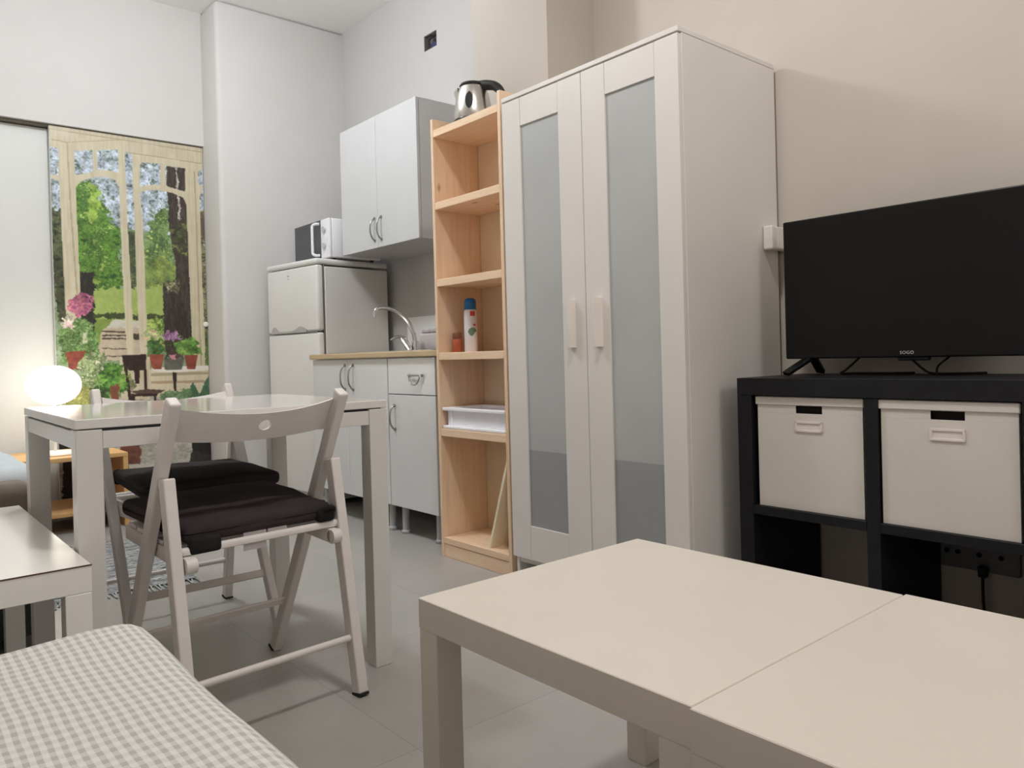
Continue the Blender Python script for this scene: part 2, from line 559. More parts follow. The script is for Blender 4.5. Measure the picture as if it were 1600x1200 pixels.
# ------------------------------------------------------------------ photo mural (flat print on the sliding panel)
MURAL = [
    ('mix', [(-50,2246),(934,2426),(849,-505),(-117,-303)], [(150,170,140),(110,135,90)], 0),
    ('leaf', [(-50,2246),(934,2426),(910,1608),(-65,1677)], [(198,210,228),(186,198,216),(150,164,168),(84,98,84)], 0),
    ('tree', [(101,1838),(155,1907),(226,1882),(244,1810),(289,1748),(307,1668),(354,1634),(350,1226),(85,1220)], [(46,76,34),(78,122,44),(104,150,54),(66,104,42),(158,186,84)], 20),
    ('tree', [(187,1892),(232,1861),(249,1744),(207,1659),(168,1699)], [(110,150,54),(150,184,70),(168,194,90)], 16),
    ('tree', [(-9,1718),(73,1726),(78,1219),(-3,1217)], [(72,80,52),(96,104,66),(48,54,40)], 12),
    ('tree', [(375,1636),(438,1641),(433,1229),(370,1227)], [(84,98,62),(70,82,58),(130,150,80)], 12),
    ('tree', [(464,1582),(517,1694),(579,1809),(622,1782),(630,1265),(462,1252)], [(92,124,70),(120,150,84),(74,104,58),(176,190,100)], 20),
    ('tree', [(468,1460),(592,1506),(657,1431),(622,1257),(462,1252)], [(150,168,76),(120,142,72),(96,122,66)], 20),
    ('mix', [(176,1273),(601,1311),(591,939),(168,946)], [(168,188,98),(150,174,84)], 12),
    ('mix', [(173,1141),(582,1139),(581,1107),(172,1111)], [(74,86,48),(60,70,44)], 8),
    ('mix', [(172,1111),(305,1105),(233,945),(168,946)], [(136,160,70),(112,140,62)], 12),
    ('mix', [(292,1105),(444,1103),(449,1053),(256,1053)], [(206,202,188),(192,188,174)], 4),
    ('mix', [(237,1056),(450,1057),(458,861),(192,868)], [(196,180,158),(182,166,144)], 4),
    ('mix', [(236,1041),(386,1038),(386,1029),(229,1033)], [(66,56,46),(90,78,62)], 2),
    ('mix', [(235,1019),(385,1015),(385,1006),(229,1010)], [(66,56,46),(90,78,62)], 2),
    ('mix', [(235,1001),(385,996),(384,987),(228,992)], [(66,56,46),(90,78,62)], 2),
    ('mix', [(233,941),(383,935),(383,931),(227,936)], [(66,56,46),(90,78,62)], 2),
    ('mix', [(232,897),(382,890),(382,886),(225,891)], [(66,56,46),(90,78,62)], 2),
    ('mix', [(389,1022),(449,1022),(448,991),(388,992)], [(66,60,46),(90,78,62)], 4),
    ('leaf', [(465,1114),(574,1115),(577,959),(461,961)], [(150,176,76),(168,190,92),(110,140,62),(86,112,56)], 12),
    ('bark', [(615,2047),(735,2056),(730,937),(628,939),(653,1431),(616,1703)], [(86,76,66),(70,60,54),(58,50,46)], 4),
    ('bark', [(573,1329),(603,1350),(662,1337),(737,1037),(729,909),(572,912)], [(76,66,60),(62,54,50),(52,46,44)], 4),
    ('mix', [(667,2055),(675,2056),(692,1730),(677,1728)], [(214,214,210),(150,140,128)], 6),
    ('leaf', [(580,1349),(677,1353),(667,1274),(586,1279)], [(176,166,146),(120,124,84),(70,64,56),(140,150,90)], 12),
    ('tree', [(619,1684),(725,1713),(727,1515),(659,1502)], [(84,92,56),(64,60,48),(120,128,72)], 16),
    ('bark', [(121,1374),(202,1378),(195,993),(117,994)], [(56,52,44),(44,42,38),(62,66,46)], 8),
    ('tree', [(3,1468),(72,1473),(69,1092),(12,1092)], [(56,58,42),(78,82,56),(40,42,34)], 8),
    ('leaf', [(789,1799),(848,1805),(863,793),(800,795)], [(120,112,84),(150,150,96),(76,70,54),(196,190,172)], 8),
    ('bark', [(800,1760),(836,1780),(839,1619),(808,1616)], [(92,74,62),(110,92,76)], 8),
    ('tree', [(807,1037),(858,1037),(859,793),(807,795)], [(110,136,66),(84,112,54),(150,168,90)], 8),
    ('wood', [(-50,2246),(928,2238),(924,2090),(829,2097),(388,2103),(83,2111),(-53,2118)], [(206,195,168),(190,178,150)], 0),
    ('wood', [(-53,2118),(83,2111),(122,1403),(130,1111),(53,1110),(48,1399),(41,1831),(38,1931),(41,2068),(7,2070),(-54,2061)], [(208,198,168),(194,183,152)], 0),
    ('wood', [(-58,1915),(37,1917),(43,1889),(2,1891),(-59,1890)], [(208,198,168),(194,183,152)], 0),
    ('wood', [(83,2111),(383,2174),(384,1985),(353,1981),(346,2108),(120,2066),(120,1928),(121,1840),(130,1221),(130,1111),(69,1110)], [(208,198,168),(194,183,152)], 0),
    ('wood', [(347,2115),(383,2174),(386,1682),(393,1417),(400,1037),(402,878),(364,879),(358,1038),(351,1415),(348,1679),(347,1867)], [(208,198,168),(194,183,152)], 0),
    ('wood', [(215,2088),(238,2091),(234,1935),(214,1933)], [(208,198,168),(194,183,152)], 0),
    ('wood', [(117,1927),(169,1941),(228,1971),(289,1980),(350,1973),(350,1883),(328,1925),(287,1938),(241,1936),(181,1914),(141,1887),(118,1854)], [(208,198,168),(194,183,152)], 0),
    ('wood', [(419,2104),(829,2097),(828,2053),(800,2041),(798,1960),(825,1956),(824,1923),(807,1881),(805,1801),(806,1439),(813,997),(807,634),(745,638),(736,997),(729,1435),(725,1824),(720,1907),(724,2051),(608,2050),(586,2059),(467,2050),(458,1880),(471,1690),(474,1422),(476,1114),(475,807),(436,808),(430,1114),(424,1419),(425,1686),(421,2066)], [(208,198,168),(194,183,152)], 0),
    ('wood', [(578,2058),(608,2050),(610,1890),(574,1894)], [(208,198,168),(194,183,152)], 0),
    ('wood', [(455,1903),(520,1922),(582,1930),(648,1918),(723,1904),(728,1817),(707,1866),(647,1887),(581,1895),(523,1892),(480,1879),(461,1865)], [(208,198,168),(194,183,152)], 0),
    ('mix', [(8,2117),(83,2111),(83,2104),(8,2110)], [(172,160,130)], 0),
    ('mix', [(83,2111),(383,2174),(382,2169),(83,2106)], [(172,160,130)], 0),
    ('mix', [(384,2102),(829,2097),(829,2091),(384,2096)], [(172,160,130)], 0),
    ('mix', [(82,2107),(89,2108),(97,1729),(122,1111),(114,1111),(89,1728)], [(172,160,130)], 0),
    ('mix', [(775,2038),(784,2039),(790,675),(781,676)], [(172,160,130)], 0),
    ('mix', [(-51,2175),(926,2168),(926,2162),(-52,2169)], [(172,160,130)], 0),
    ('wood', [(467,807),(855,818),(864,550),(461,577)], [(214,204,172),(202,190,158)], 0),
    ('mix', [(492,783),(831,782),(830,766),(491,767)], [(170,158,126)], 0),
    ('mix', [(491,737),(829,730),(829,714),(490,721)], [(176,152,124)], 0),
    ('mix', [(493,818),(856,822),(855,794),(730,790),(616,786),(507,794)], [(226,222,212)], 0),
    ('mix', [(613,786),(639,785),(632,671),(620,672)], [(56,42,38)], 0),
    ('grav', [(-92,656),(882,638),(857,-222),(-111,-57)], [(196,192,180),(176,172,160),(150,146,134)], 0),
    ('tree', [(469,984),(505,1006),(549,998),(569,959),(560,882),(473,884)], [(52,86,42),(84,124,60),(116,150,84)], 12),
    ('leaf', [(456,1037),(499,1053),(550,1037),(563,998),(512,983),(462,999)], [(206,176,166),(120,150,84),(196,190,130),(180,120,130)], 12),
    ('mix', [(481,899),(568,897),(551,808),(500,810)], [(166,86,66),(140,66,52)], 0),
    ('mix', [(567,874),(686,871),(669,800),(569,803)], [(112,112,98),(92,92,80)], 0),
    ('leaf', [(570,983),(667,998),(679,879),(582,873)], [(64,50,50),(84,58,56),(50,66,44),(100,130,70)], 12),
    ('leaf', [(564,1022),(594,1041),(653,1033),(667,990),(622,974),(570,990)], [(176,128,176),(196,150,190),(150,100,150),(120,90,110)], 12),
    ('mix', [(597,889),(634,896),(626,860),(604,861)], [(206,130,150)], 8),
    ('tree', [(629,959),(675,998),(736,1005),(781,957),(779,892),(649,887)], [(62,104,44),(104,150,62),(140,176,84)], 16),
    ('mix', [(687,890),(767,889),(749,801),(700,803)], [(158,76,60),(128,58,46)], 0),
    ('wood', [(320,887),(488,883),(480,629),(326,638)], [(204,194,166),(188,176,148)], 0),
    ('tree', [(350,750),(385,772),(405,710),(376,673)], [(96,110,70),(150,140,110)], 8),
    ('mix', [(334,898),(467,899),(464,803),(345,807)], [(62,44,40),(50,36,34)], 0),
    ('mix', [(345,811),(362,810),(381,627),(364,629)], [(62,44,40),(50,36,34)], 0),
    ('mix', [(450,807),(467,807),(467,668),(453,669)], [(62,44,40),(50,36,34)], 0),
    ('mix', [(397,805),(428,804),(426,724),(402,725)], [(62,44,40),(50,36,34)], 0),
    ('mix', [(369,681),(468,691),(569,679),(532,661),(410,664)], [(96,76,66),(74,56,50)], 0),
    ('mix', [(376,666),(525,661),(524,646),(382,650)], [(62,44,40),(50,36,34)], 0),
    ('mix', [(379,658),(400,657),(395,353),(377,354)], [(62,44,40),(50,36,34)], 0),
    ('mix', [(503,651),(517,650),(509,380),(495,381)], [(62,44,40),(50,36,34)], 0),
    ('leaf', [(17,1056),(56,1092),(172,1111),(202,1001),(232,889),(132,848),(18,858)], [(90,124,64),(120,156,86),(66,98,50),(150,176,116)], 12),
    ('leaf', [(58,1190),(85,1241),(131,1257),(182,1237),(197,1178),(173,1134),(101,1118),(70,1139)], [(186,92,112),(202,118,132),(160,84,122),(140,70,90)], 12),
    ('leaf', [(38,1117),(70,1132),(87,1089),(74,1045),(39,1060)], [(214,168,174),(228,206,200),(120,150,90)], 12),
    ('leaf', [(128,1031),(157,1045),(162,972),(135,957)], [(226,216,206),(160,170,130),(214,190,186)], 8),
    ('mix', [(48,919),(147,928),(119,819),(61,821)], [(148,72,56),(118,54,44)], 4),
    ('leaf', [(101,870),(147,913),(232,904),(263,814),(234,711),(122,724)], [(120,140,92),(160,172,128),(90,116,66),(214,210,190)], 16),
    ('leaf', [(27,735),(98,754),(168,714),(178,596),(24,606)], [(166,158,90),(130,140,72),(190,180,120)], 16),
    ('tree', [(202,779),(251,852),(319,857),(365,772),(355,690),(280,671),(213,690)], [(50,84,40),(84,136,54),(118,168,70),(140,184,90)], 16),
    ('mix', [(261,717),(315,722),(306,625),(272,627)], [(140,80,60),(120,70,54)], 4),
    ('leaf', [(174,721),(260,695),(264,590),(171,596)], [(70,100,50),(50,76,40),(110,140,74)], 12),
    ('leaf', [(539,672),(727,678),(732,598),(545,602)], [(84,114,76),(110,140,96),(66,92,62)], 12),
    ('mix', [(712,695),(735,718),(779,612),(740,614)], [(64,104,72),(84,124,90)], 4),
    ('mix', [(771,628),(797,715),(830,754),(826,609)], [(64,104,72),(84,124,90)], 4),
    ('mix', [(810,610),(849,737),(857,607)], [(64,104,72),(84,124,90)], 4),
    ('mix', [(21,498),(81,493),(72,57),(9,67)], [(40,30,30),(34,28,28)], 4),
    ('mix', [(298,588),(436,578),(414,305),(311,316)], [(128,72,58),(104,58,48)], 4),
    ('mix', [(339,335),(429,334),(416,243),(343,252)], [(124,76,62),(96,56,48)], 4),
    ('mix', [(86,311),(351,296),(343,-21),(78,20)], [(120,92,74),(104,78,64)], 12),
    ('mix', [(693,561),(872,549),(847,242),(722,256)], [(44,42,42),(36,36,36)], 0),
    ('mix', [(703,274),(731,287),(855,258),(857,193),(709,210)], [(50,46,44),(66,60,54)], 8),
    ('mix', [(-95,529),(31,519),(26,317),(-100,331)], [(40,34,34)], 0),
]



def vnoise(x, y, seed):
    """value noise on arrays"""
    xi, yi = np.floor(x).astype(np.int64), np.floor(y).astype(np.int64)
    fx, fy = x - xi, y - yi
    fx, fy = fx * fx * (3 - 2 * fx), fy * fy * (3 - 2 * fy)

    def h(a, b):
        n = (a * 374761393 + b * 668265263 + seed * 982451653) & 0x7fffffff
        n = ((n ^ (n >> 13)) * 1274126177) & 0x7fffffff
        return ((n ^ (n >> 16)) & 0xffff) / 65535.0
    return (h(xi, yi) * (1 - fx) + h(xi + 1, yi) * fx) * (1 - fy) + (h(xi, yi + 1) * (1 - fx) + h(xi + 1, yi + 1) * fx) * fy


def inside(px, py, poly):
    r = np.zeros(px.shape, bool)
    n = len(poly)
    for i in range(n):
        x0, y0 = poly[i]
        x1, y1 = poly[(i + 1) % n]
        if y0 == y1:
            continue
        c = (py > min(y0, y1)) & (py <= max(y0, y1))
        r ^= c & (px < x0 + (py - y0) * (x1 - x0) / (y1 - y0))
    return r


def make_mural():
    W, H = .831, 2.192
    nx, nz = 256, 640
    u = np.linspace(0, W * 1000, nx)
    z = np.linspace(0, H * 1000, nz)
    U, Z = np.meshgrid(u, z)
    col = np.zeros((nz, nx, 3))
    for i, (style, pts, cols, rag) in enumerate(MURAL):
        px, py = U, Z
        if rag:
            px = U + (vnoise(U / 22, Z / 22, i * 7 + 1) - .5) * rag * 2.4 + (vnoise(U / 7, Z / 7, i * 7 + 2) - .5) * rag * 1.6
            py = Z + (vnoise(U / 22, Z / 22, i * 7 + 3) - .5) * rag * 2.4 + (vnoise(U / 7, Z / 7, i * 7 + 4) - .5) * rag * 1.6
        m = inside(px, py, pts)
        if not m.any():
            continue
        C = np.array(cols, float)
        if style == 'wood':
            f = vnoise(U / 5, Z / 130, i + 11) * .7 + vnoise(U / 40, Z / 40, i + 5) * .3
        elif style == 'bark':
            f = vnoise(U / 8, Z / 40, i + 11) * .6 + vnoise(U / 5, Z / 9, i + 5) * .4
        elif style == 'tree':
            f = vnoise(U / 40, Z / 40, i + 3) * .45 + vnoise(U / 13, Z / 13, i + 9) * .35 + vnoise(U / 5, Z / 5, i + 21) * .2
        elif style == 'leaf':
            f = vnoise(U / 26, Z / 26, i + 3) * .35 + vnoise(U / 9, Z / 9, i + 9) * .45 + vnoise(U / 4.5, Z / 4.5, i + 21) * .2
        elif style == 'grav':
            f = vnoise(U / 60, Z / 16, i + 3) * .5 + vnoise(U / 12, Z / 6, i + 9) * .5
        else:
            f = vnoise(U / 18, Z / 18, i + 3) * .6 + vnoise(U / 6, Z / 6, i + 9) * .4
        f = np.clip((f - .22) / .56, 0, .999) * (len(C) - 1)
        a = f.astype(int)
        t = (f - a)[..., None]
        if style in ('tree', 'leaf'):
            t = np.clip((t - .5) * 1.5 + .5, 0, 1)
        a1 = np.minimum(a + 1, len(C) - 1)
        cc = C[a] * (1 - t) + C[a1] * t
        if style in ('tree', 'leaf'):
            cc *= (.68 + .30 * vnoise(U / 5, Z / 5, i + 55) + .34 * vnoise(U / 34, Z / 34, i + 77))[..., None]
        col[m] = cc[m]
    # a little grain and softness like an enlarged print
    col = np.clip(col, 0, 255) / 255.0
    col = (col + np.roll(col, 1, 0) + np.roll(col, 1, 1) + col) / 4
    g = col.mean(2, keepdims=True)
    col = np.clip(g + (col - g) * .86, 0, 1)
    lc = np.where(col <= .04045, col / 12.92, ((col + .055) / 1.055) ** 2.4)
    me = bpy.data.meshes.new('photo_mural')
    x0, y0, z0 = -1.530, 4.9795, .008
    V = np.stack([x0 + U.ravel() / 1000, np.full(U.size, y0), z0 + Z.ravel() / 1000], 1)
    idx = np.arange(nx * nz).reshape(nz, nx)
    Fq = np.stack([idx[:-1, :-1].ravel(), idx[:-1, 1:].ravel(), idx[1:, 1:].ravel(), idx[1:, :-1].ravel()], 1)
    me.vertices.add(len(V))
    me.vertices.foreach_set('co', V.ravel())
    me.loops.add(Fq.size)
    me.loops.foreach_set('vertex_index', Fq.ravel())
    me.polygons.add(len(Fq))
    me.polygons.foreach_set('loop_start', np.arange(0, Fq.size, 4))
    me.polygons.foreach_set('loop_total', np.full(len(Fq), 4))
    me.update()
    at = me.color_attributes.new('print', 'FLOAT_COLOR', 'POINT')
    rgba = np.ones((len(V), 4), np.float32)
    rgba[:, :3] = lc.reshape(-1, 3)
    at.data.foreach_set('color', rgba.ravel())
    x = N('printed_photograph')
    a = x.n('ShaderNodeVertexColor', layer_name='print')
    x.l(a.outputs['Color'], x.b.inputs['Base Color'])
    x.set(Roughness=.45)
    x.b.inputs['Specular IOR Level'].default_value = .3
    me.materials.append(x.m)
    o = bpy.data.objects.new('photo_mural', me)
    COL.objects.link(o)
    tag(o, 'tall photo mural of cream French doors opening onto a garden with potted flowers', 'mural')


make_mural()

# ------------------------------------------------------------------ wardrobe
WY0, WY1, WX0, WX1, WH = 1.397, 2.212, -.522, -.020, 1.80
wd = thing('wardrobe', 'tall white two-door wardrobe with frosted glass panels beside the television', 'wardrobe', ((WX0 + WX1) / 2, (WY0 + WY1) / 2, 0))
MB().box(WX0, WX1, WY0, WY0 + .016, 0, WH - .016).build('side_panel', 'white', wd)
MB().box(WX0, WX1, WY1 - .016, WY1, 0, WH - .016).build('side_panel', 'white', wd)
MB().box(WX0 - .018, WX1, WY0 - .001, WY1 + .001, WH - .016, WH).build('top_panel', 'white', wd)
MB().box(WX0 + .002, WX1, WY0 + .016, WY1 - .016, .075, .093).build('bottom_panel', 'white', wd)
MB().box(WX1 - .008, WX1 - .003, WY0 + .016, WY1 - .016, .093, WH - .016).build('back_panel', 'white', wd)


def wdoor(y0, y1, gy0, gy1, hy, parent):
    z0, z1, gz0, gz1 = .098, WH - .021, .222, 1.676
    xf = WX0 - .018
    f = MB()
    # frame: two full-height stiles and two rails with fine joints between
    f.box(xf, WX0 - .001, y0, gy0, z0, z1, .001)
    f.box(xf, WX0 - .001, gy1, y1, z0, z1, .001)
    f.box(xf + .0006, WX0 - .001, gy0 + .0012, gy1 - .0012, z0, gz0, .001)
    f.box(xf + .0006, WX0 - .001, gy0 + .0012, gy1 - .0012, gz1, z1, .001)
    dr = f.build('door', 'white', parent)
    g = MB().box(xf + .006, xf + .010, gy0, gy1, .50, gz1, 0).build('glass_panel', 'frost', dr)
    MB().box(xf + .006, xf + .010, gy0, gy1, gz0, .50, 0).build('glass_panel', 'frost_low', dr, label='lower part of the frosted glass, in a darker tone')  # lower part of the pane gets a darker tone
    # wedge-shaped plastic pull
    h = MB()
    zz0, zz1 = .866, 1.026
    prof = [(0, 0), (-.022, .006), (-.026, .012), (-.022, .020), (0, .030)]
    h.prism([(xf + a, hy + b, zz0) for a, b in prof], (0, 0, zz1 - zz0))
    h.build('handle', 'cream_handle', dr)
    return dr


wdoor(WY0 + .001, 1.7975, 1.487, 1.693, 1.724, wd)
wdoor(1.8005, WY1 - .001, 1.911, 2.111, 1.848, wd)

# ------------------------------------------------------------------ pine bookcase
SX0, SX1, SY0, SY1, SH = -.518, -.2745, 2.247, 2.714, 1.85
bc = thing('bookcase', 'tall narrow unfinished pine bookcase between the kitchen units and white wardrobe', 'bookcase', ((SX0 + SX1) / 2, (SY0 + SY1) / 2, 0))
MB().box(SX0, SX1, SY0, SY0 + .018, 0, SH).build('side_panel', 'pine_z', bc)
MB().box(SX0, SX1, SY1 - .018, SY1, 0, SH).build('side_panel', 'pine_z', bc)
MB().box(SX1 - .006, SX1 - .001, SY0 + .019, SY1 - .019, .06, SH - .05).build('back_panel', 'pine_pale', bc)
for zt in (1.802, 1.497, 1.173, .864, .543):
    MB().box(SX0 + .001, SX1 - .007, SY0 + .018, SY1 - .018, zt - .031, zt).build('shelf', 'pine_y', bc)
MB().box(SX0 + .001, SX1 - .007, SY0 + .018, SY1 - .018, .058, .084).build('shelf', 'pine_y', bc)
MB().box(SX0 + .004, SX0 + .022, SY0 + .018, SY1 - .018, 0, .056).build('plinth', 'pine_y', bc)

# kettle on top
kx, ky, kz = -.415, 2.545, 1.803
kt = thing('kettle', 'steel electric kettle with black handle on top of the bookcase', 'kettle', (kx, ky, kz))
MB().lathe([(0, 0), (.078, 0), (.082, .004), (.082, .016), (.078, .02), (0, .02)]).build('base', 'black', kt, False, True)
MB().lathe([(0, .0205), (.077, .0205), (.079, .03), (.078, .055), (.074, .09), (.066, .125), (.056, .152), (.05, .160), (0, .160)]).build('body', 'steel', kt, False, True)
MB().lathe([(.0505, .1605), (.055, .163), (.05, .171), (.03, .175), (0, .176)][::-1]).build('lid', 'black', kt, False, True)
sp = MB()
a = Vector((-.35, .94, 0)).normalized()   # the spout points to the left (+Y)
b = Vector((-a.y, a.x, 0))
tip = [a * .096 + Vector((0, 0, .155)), a * .056 + b * .03 + Vector((0, 0, .160)), a * .056 - b * .03 + Vector((0, 0, .160)), a * .072 + Vector((0, 0, .08))]
bm = sp.bm
vv = [bm.verts.new(t) for t in tip]
bm.faces.new((vv[0], vv[1], vv[3]))
bm.faces.new((vv[0], vv[3], vv[2]))
bm.faces.new((vv[0], vv[2], vv[1]))
bm.faces.new((vv[1], vv[2], vv[3]))
sp.build('spout', 'steel', kt, False)
c = -a
hd = MB()
hd.tube([c * .02 + Vector((0, 0, .158)), c * .068 + Vector((0, 0, .156)), c * .108 + Vector((0, 0, .144)), c * .134 + Vector((0, 0, .116)), c * .138 + Vector((0, 0, .08)), c * .118 + Vector((0, 0, .05)), c * .08 + Vector((0, 0, .04))], .0195, 14, 6, (1.15, .65))
hd.build('handle', 'black', kt, False, True)
g = MB()
side = Vector((-.77, -.64, 0))
ang = math.atan2(side.y, side.x)
bmv = g.bm
rows = []
for i in range(9):
    t = i / 8
    z = .050 + .072 * t
    R = np.interp(z, [.03, .055, .09, .125], [.0795, .0787, .0747, .0667])
    hw = .0165 * math.sqrt(max(0.02, 1 - (2 * t - 1) ** 2)) / R
    rows.append([bmv.verts.new((R * math.cos(ang + s * hw), R * math.sin(ang + s * hw), z)) for s in (-1, 0, 1)])
for r0, r1 in zip(rows, rows[1:]):
    for i in range(2):
        bmv.faces.new((r0[i], r0[i + 1], r1[i + 1], r1[i]))
g.build('water_window', 'black', kt, False)

# things on the shelves
sc_ = thing('spray_can', 'white aerosol can with blue cap on the bookcase shelf', 'spray can', (-.42, 2.597, .864))
MB().lathe([(0, 0), (.026, 0), (.0275, .003), (.0275, .165), (.026, .172), (.022, .178), (0, .178)]).build('body', 'can', sc_, False, True)
MB().lathe([(0, .1785), (.0235, .1785), (.0255, .181), (.025, .214), (.021, .222), (.012, .226), (0, .226)]).build('cap', 'blue', sc_, False, True)


def wrap_patch(R, a0, a1, z0, z1, n=8, shape=None):
    m = MB()
    for i in range(n):
        t0, t1 = i / n, (i + 1) / n
        A0, A1 = a0 + (a1 - a0) * t0, a0 + (a1 - a0) * t1
        s0 = shape(t0) if shape else (0, 1)
        s1 = shape(t1) if shape else (0, 1)
        q = lambda A, s: (R * math.cos(A), R * math.sin(A), z0 + (z1 - z0) * s)
        m.poly([q(A0, s0[0]), q(A1, s1[0]), q(A1, s1[1]), q(A0, s0[1])])
    return m


va = math.atan2(-2.6, -1.96)
wrap_patch(.0279, va - .05, va + .75, .150, .170).build('red_label', 'red', sc_, False)
wrap_patch(.0279, va - .45, va + 1.05, .066, .102, 10, lambda t: (.5 - .5 * math.sin(PI * min(1, t * 1.3)), .5 + .5 * math.sin(PI * t) ** .5)).build('green_emblem', 'green', sc_, False)
wrap_patch(.0279, va + .35, va + .9, .108, .118, 6, lambda t: (.5 - .5 * math.sin(PI * t), .5 + .5 * math.sin(PI * t))).build('red_emblem', 'red', sc_, False)

sj = thing('spice_jar', 'small orange spice jar with brown lid beside the aerosol can', 'jar', (-.452, 2.651, .864))
MB().lathe([(0, 0), (.019, 0), (.021, .003), (.021, .05), (.018, .056), (0, .056)], seg=28).build('body', 'orange', sj, False, True)
MB().lathe([(0, .0563), (.0185, .0563), (.0195, .059), (.0195, .08), (.017, .083), (0, .083)], seg=28).build('lid', 'brown_lid', sj, False, True)

tr = thing('storage_tray', 'shallow white plastic tray on the lower bookcase shelf', 'tray', (-.40, 2.481, .543))
m = MB()
x0, x1, y0, y1 = -.108, .10, -.206, .206
m.box(x0 - .004, x1, y0 - .001, y1 + .001, .001, .014, .004, 2)
m.build('foot_rim', 'tray', tr, False)
m = MB()
m.box(x0 + .012, x1 - .008, y0 + .016, y1 - .016, .0145, .02, .001)
for (a0, a1, b0, b1) in ((x0 + .012, x0 + .018, y0 + .016, y1 - .016), (x1 - .014, x1 - .008, y0 + .016, y1 - .016), (x0 + .018, x1 - .014, y0 + .016, y0 + .022), (x0 + .018, x1 - .014, y1 - .022, y1 - .016)):
    m.box(a0, a1, b0, b1, .02, .076, .001)
m.box(x0 + .006, x0 + .012, y1 - .05, y1 - .04, .0145, .076, .001)
m.build('body', 'tray', tr, False)
m = MB()
for (a0, a1, b0, b1) in ((x0 - .006, x0 + .02, y0 - .001, y1 + .001), (x1 - .016, x1, y0 - .001, y1 + .001), (x0 + .02, x1 - .016, y0 - .001, y0 + .024), (x0 + .02, x1 - .016, y1 - .024, y1 + .001)):
    m.box(a0, a1, b0, b1, .0765, .090, .003, 2)
m.build('rim', 'tray', tr, False)

lb = MB()
lb.bar((-.40, 2.406, .085), (-.40, 2.276, .455), (1, 0, 0), .20, .012, .002)
tag(lb.build('leaning_board', 'cream'), 'thin cream board leaning inside the bottom bay of the bookcase', 'board')

# ------------------------------------------------------------------ kitchen base units
KF = -.435


def bow(m, p0, p1, out, r=.0045):
    p0, p1, out = Vector(p0), Vector(p1), Vector(out)
    pts = [p0, p0.lerp(p1, .06) + out * .45, p0.lerp(p1, .25) + out * .88, p0.lerp(p1, .5) + out, p0.lerp(p1, .75) + out * .88, p0.lerp(p1, .94) + out * .45, p1]
    return m.tube(pts, r, 10, 5)


def handle(p0, p1, parent, out=(-.030, 0, 0)):
    m = MB()
    bow(m, p0, p1, out)
    for p in (p0, p1):
        q = Vector(p)
        m.cyl(q + Vector((-.006, 0, 0)), q, .0075, 14)
    return m.build('handle', 'satin', parent, smooth=True)


def carcass(name, label, y0, y1, legs):
    t = thing(name, label, 'cabinet', (-.13, (y0 + y1) / 2, 0))
    m = MB()
    xf = KF + .0195
    m.box(xf, KX - .02, y0, y0 + .016, .134, .848, .001)
    m.box(xf, KX - .02, y1 - .016, y1, .134, .848, .001)
    m.box(xf, KX - .02, y0 + .016, y1 - .016, .134, .150, .001)
    m.box(KX - .03, KX - .022, y0 + .016, y1 - .016, .15, .848, 0)
    m.box(xf, xf + .08, y0 + .016, y1 - .016, .832, .848, .001)
    m.build('carcass', 'white_cool', t)
    for (lx, ly) in legs:
        q = MB()
        q.lathe([(.022, 0), (.024, .004), (.024, .012), (.017, .018), (.017, .1335)], (lx, ly, 0), 20)
        q.build('leg', 'steel_leg', t, smooth=True)
    return t


sk = carcass('sink_cabinet', 'white two-door base cabinet under the sink, next to the fridge', 3.2565, 4.062, [(-.39, 3.315), (-.39, 4.01), (.06, 3.315), (.06, 4.01)])
d = MB().box(KF, KF + .018, 3.2585, 3.6575, .136, .846, .002).build('door', 'white_cool', sk)
handle((KF, 3.596, .815), (KF, 3.596, .688), d)
d = MB().box(KF, KF + .018, 3.6605, 4.0605, .136, .846, .002).build('door', 'white_cool', sk)
handle((KF, 3.682, .815), (KF, 3.682, .688), d)
dc = carcass('drawer_cabinet', 'narrow white base cabinet with one drawer over a door, next to the bookcase', 2.848, 3.2535, [(-.39, 3.195), (-.39, 2.905), (.06, 3.195), (.06, 2.905)])
d = MB().box(KF, KF + .018, 2.850, 3.2515, .675, .846, .002).build('drawer', 'white_cool', dc)
m = MB()
for yy in (2.948, 3.054):
    m.cyl((KF, yy, .764), (KF - .016, yy, .764), .006, 14)
m.cyl((KF - .013, 2.946, .764), (KF - .013, 3.056, .764), .0035, 12)
bow(m, (KF - .013, 2.955, .764), (KF - .013, 3.047, .764), (-.004, 0, -.044), .003)
m.build('handle', 'satin', d, smooth=True)
d = MB().box(KF, KF + .018, 2.850, 3.2515, .136, .671, .002).build('door', 'white_cool', dc)
handle((KF, 3.196, .620), (KF, 3.196, .505), d)

# worktop
wt = thing('worktop', 'beech-effect kitchen worktop over the white base cabinets', 'worktop', (-.15, 3.42, .849))
m = MB()
m.box(-.455, KX - .002, 2.735, 4.066, .849, .8775, .006, 3)
m.build('slab', 'beech', wt)
MB().box(KX - .008, KX - .0005, 2.735, 3.985, .878, 1.088, .001).build('splashback', 'splash', wt)
sn = thing('sink', 'stainless steel inset sink in the beech worktop', 'sink', (-.14, 3.45, .8776))
m = MB()
X0, X1, Y0, Y1 = -.415, .050, 2.90, 3.90
for (a0, a1, b0, b1) in ((X0, X0 + .05, Y0, Y1), (X1 - .11, X1, Y0, Y1), (X0 + .05, X1 - .11, Y0, Y0 + .40), (X0 + .05, X1 - .11, Y1 - .06, Y1)):
    m.box(a0, a1, b0, b1, .878, .8815, .001)
m.build('rim', 'steel', sn)
m = MB()
m.box(X0 + .05, X1 - .11, Y0 + .40, Y1 - .06, .8781, .8788, 0)
m.build('bowl', 'steel', sn)
fc = thing('faucet', 'chrome kitchen mixer tap with arched spout behind the sink', 'faucet', (-.012, 3.655, .8816))
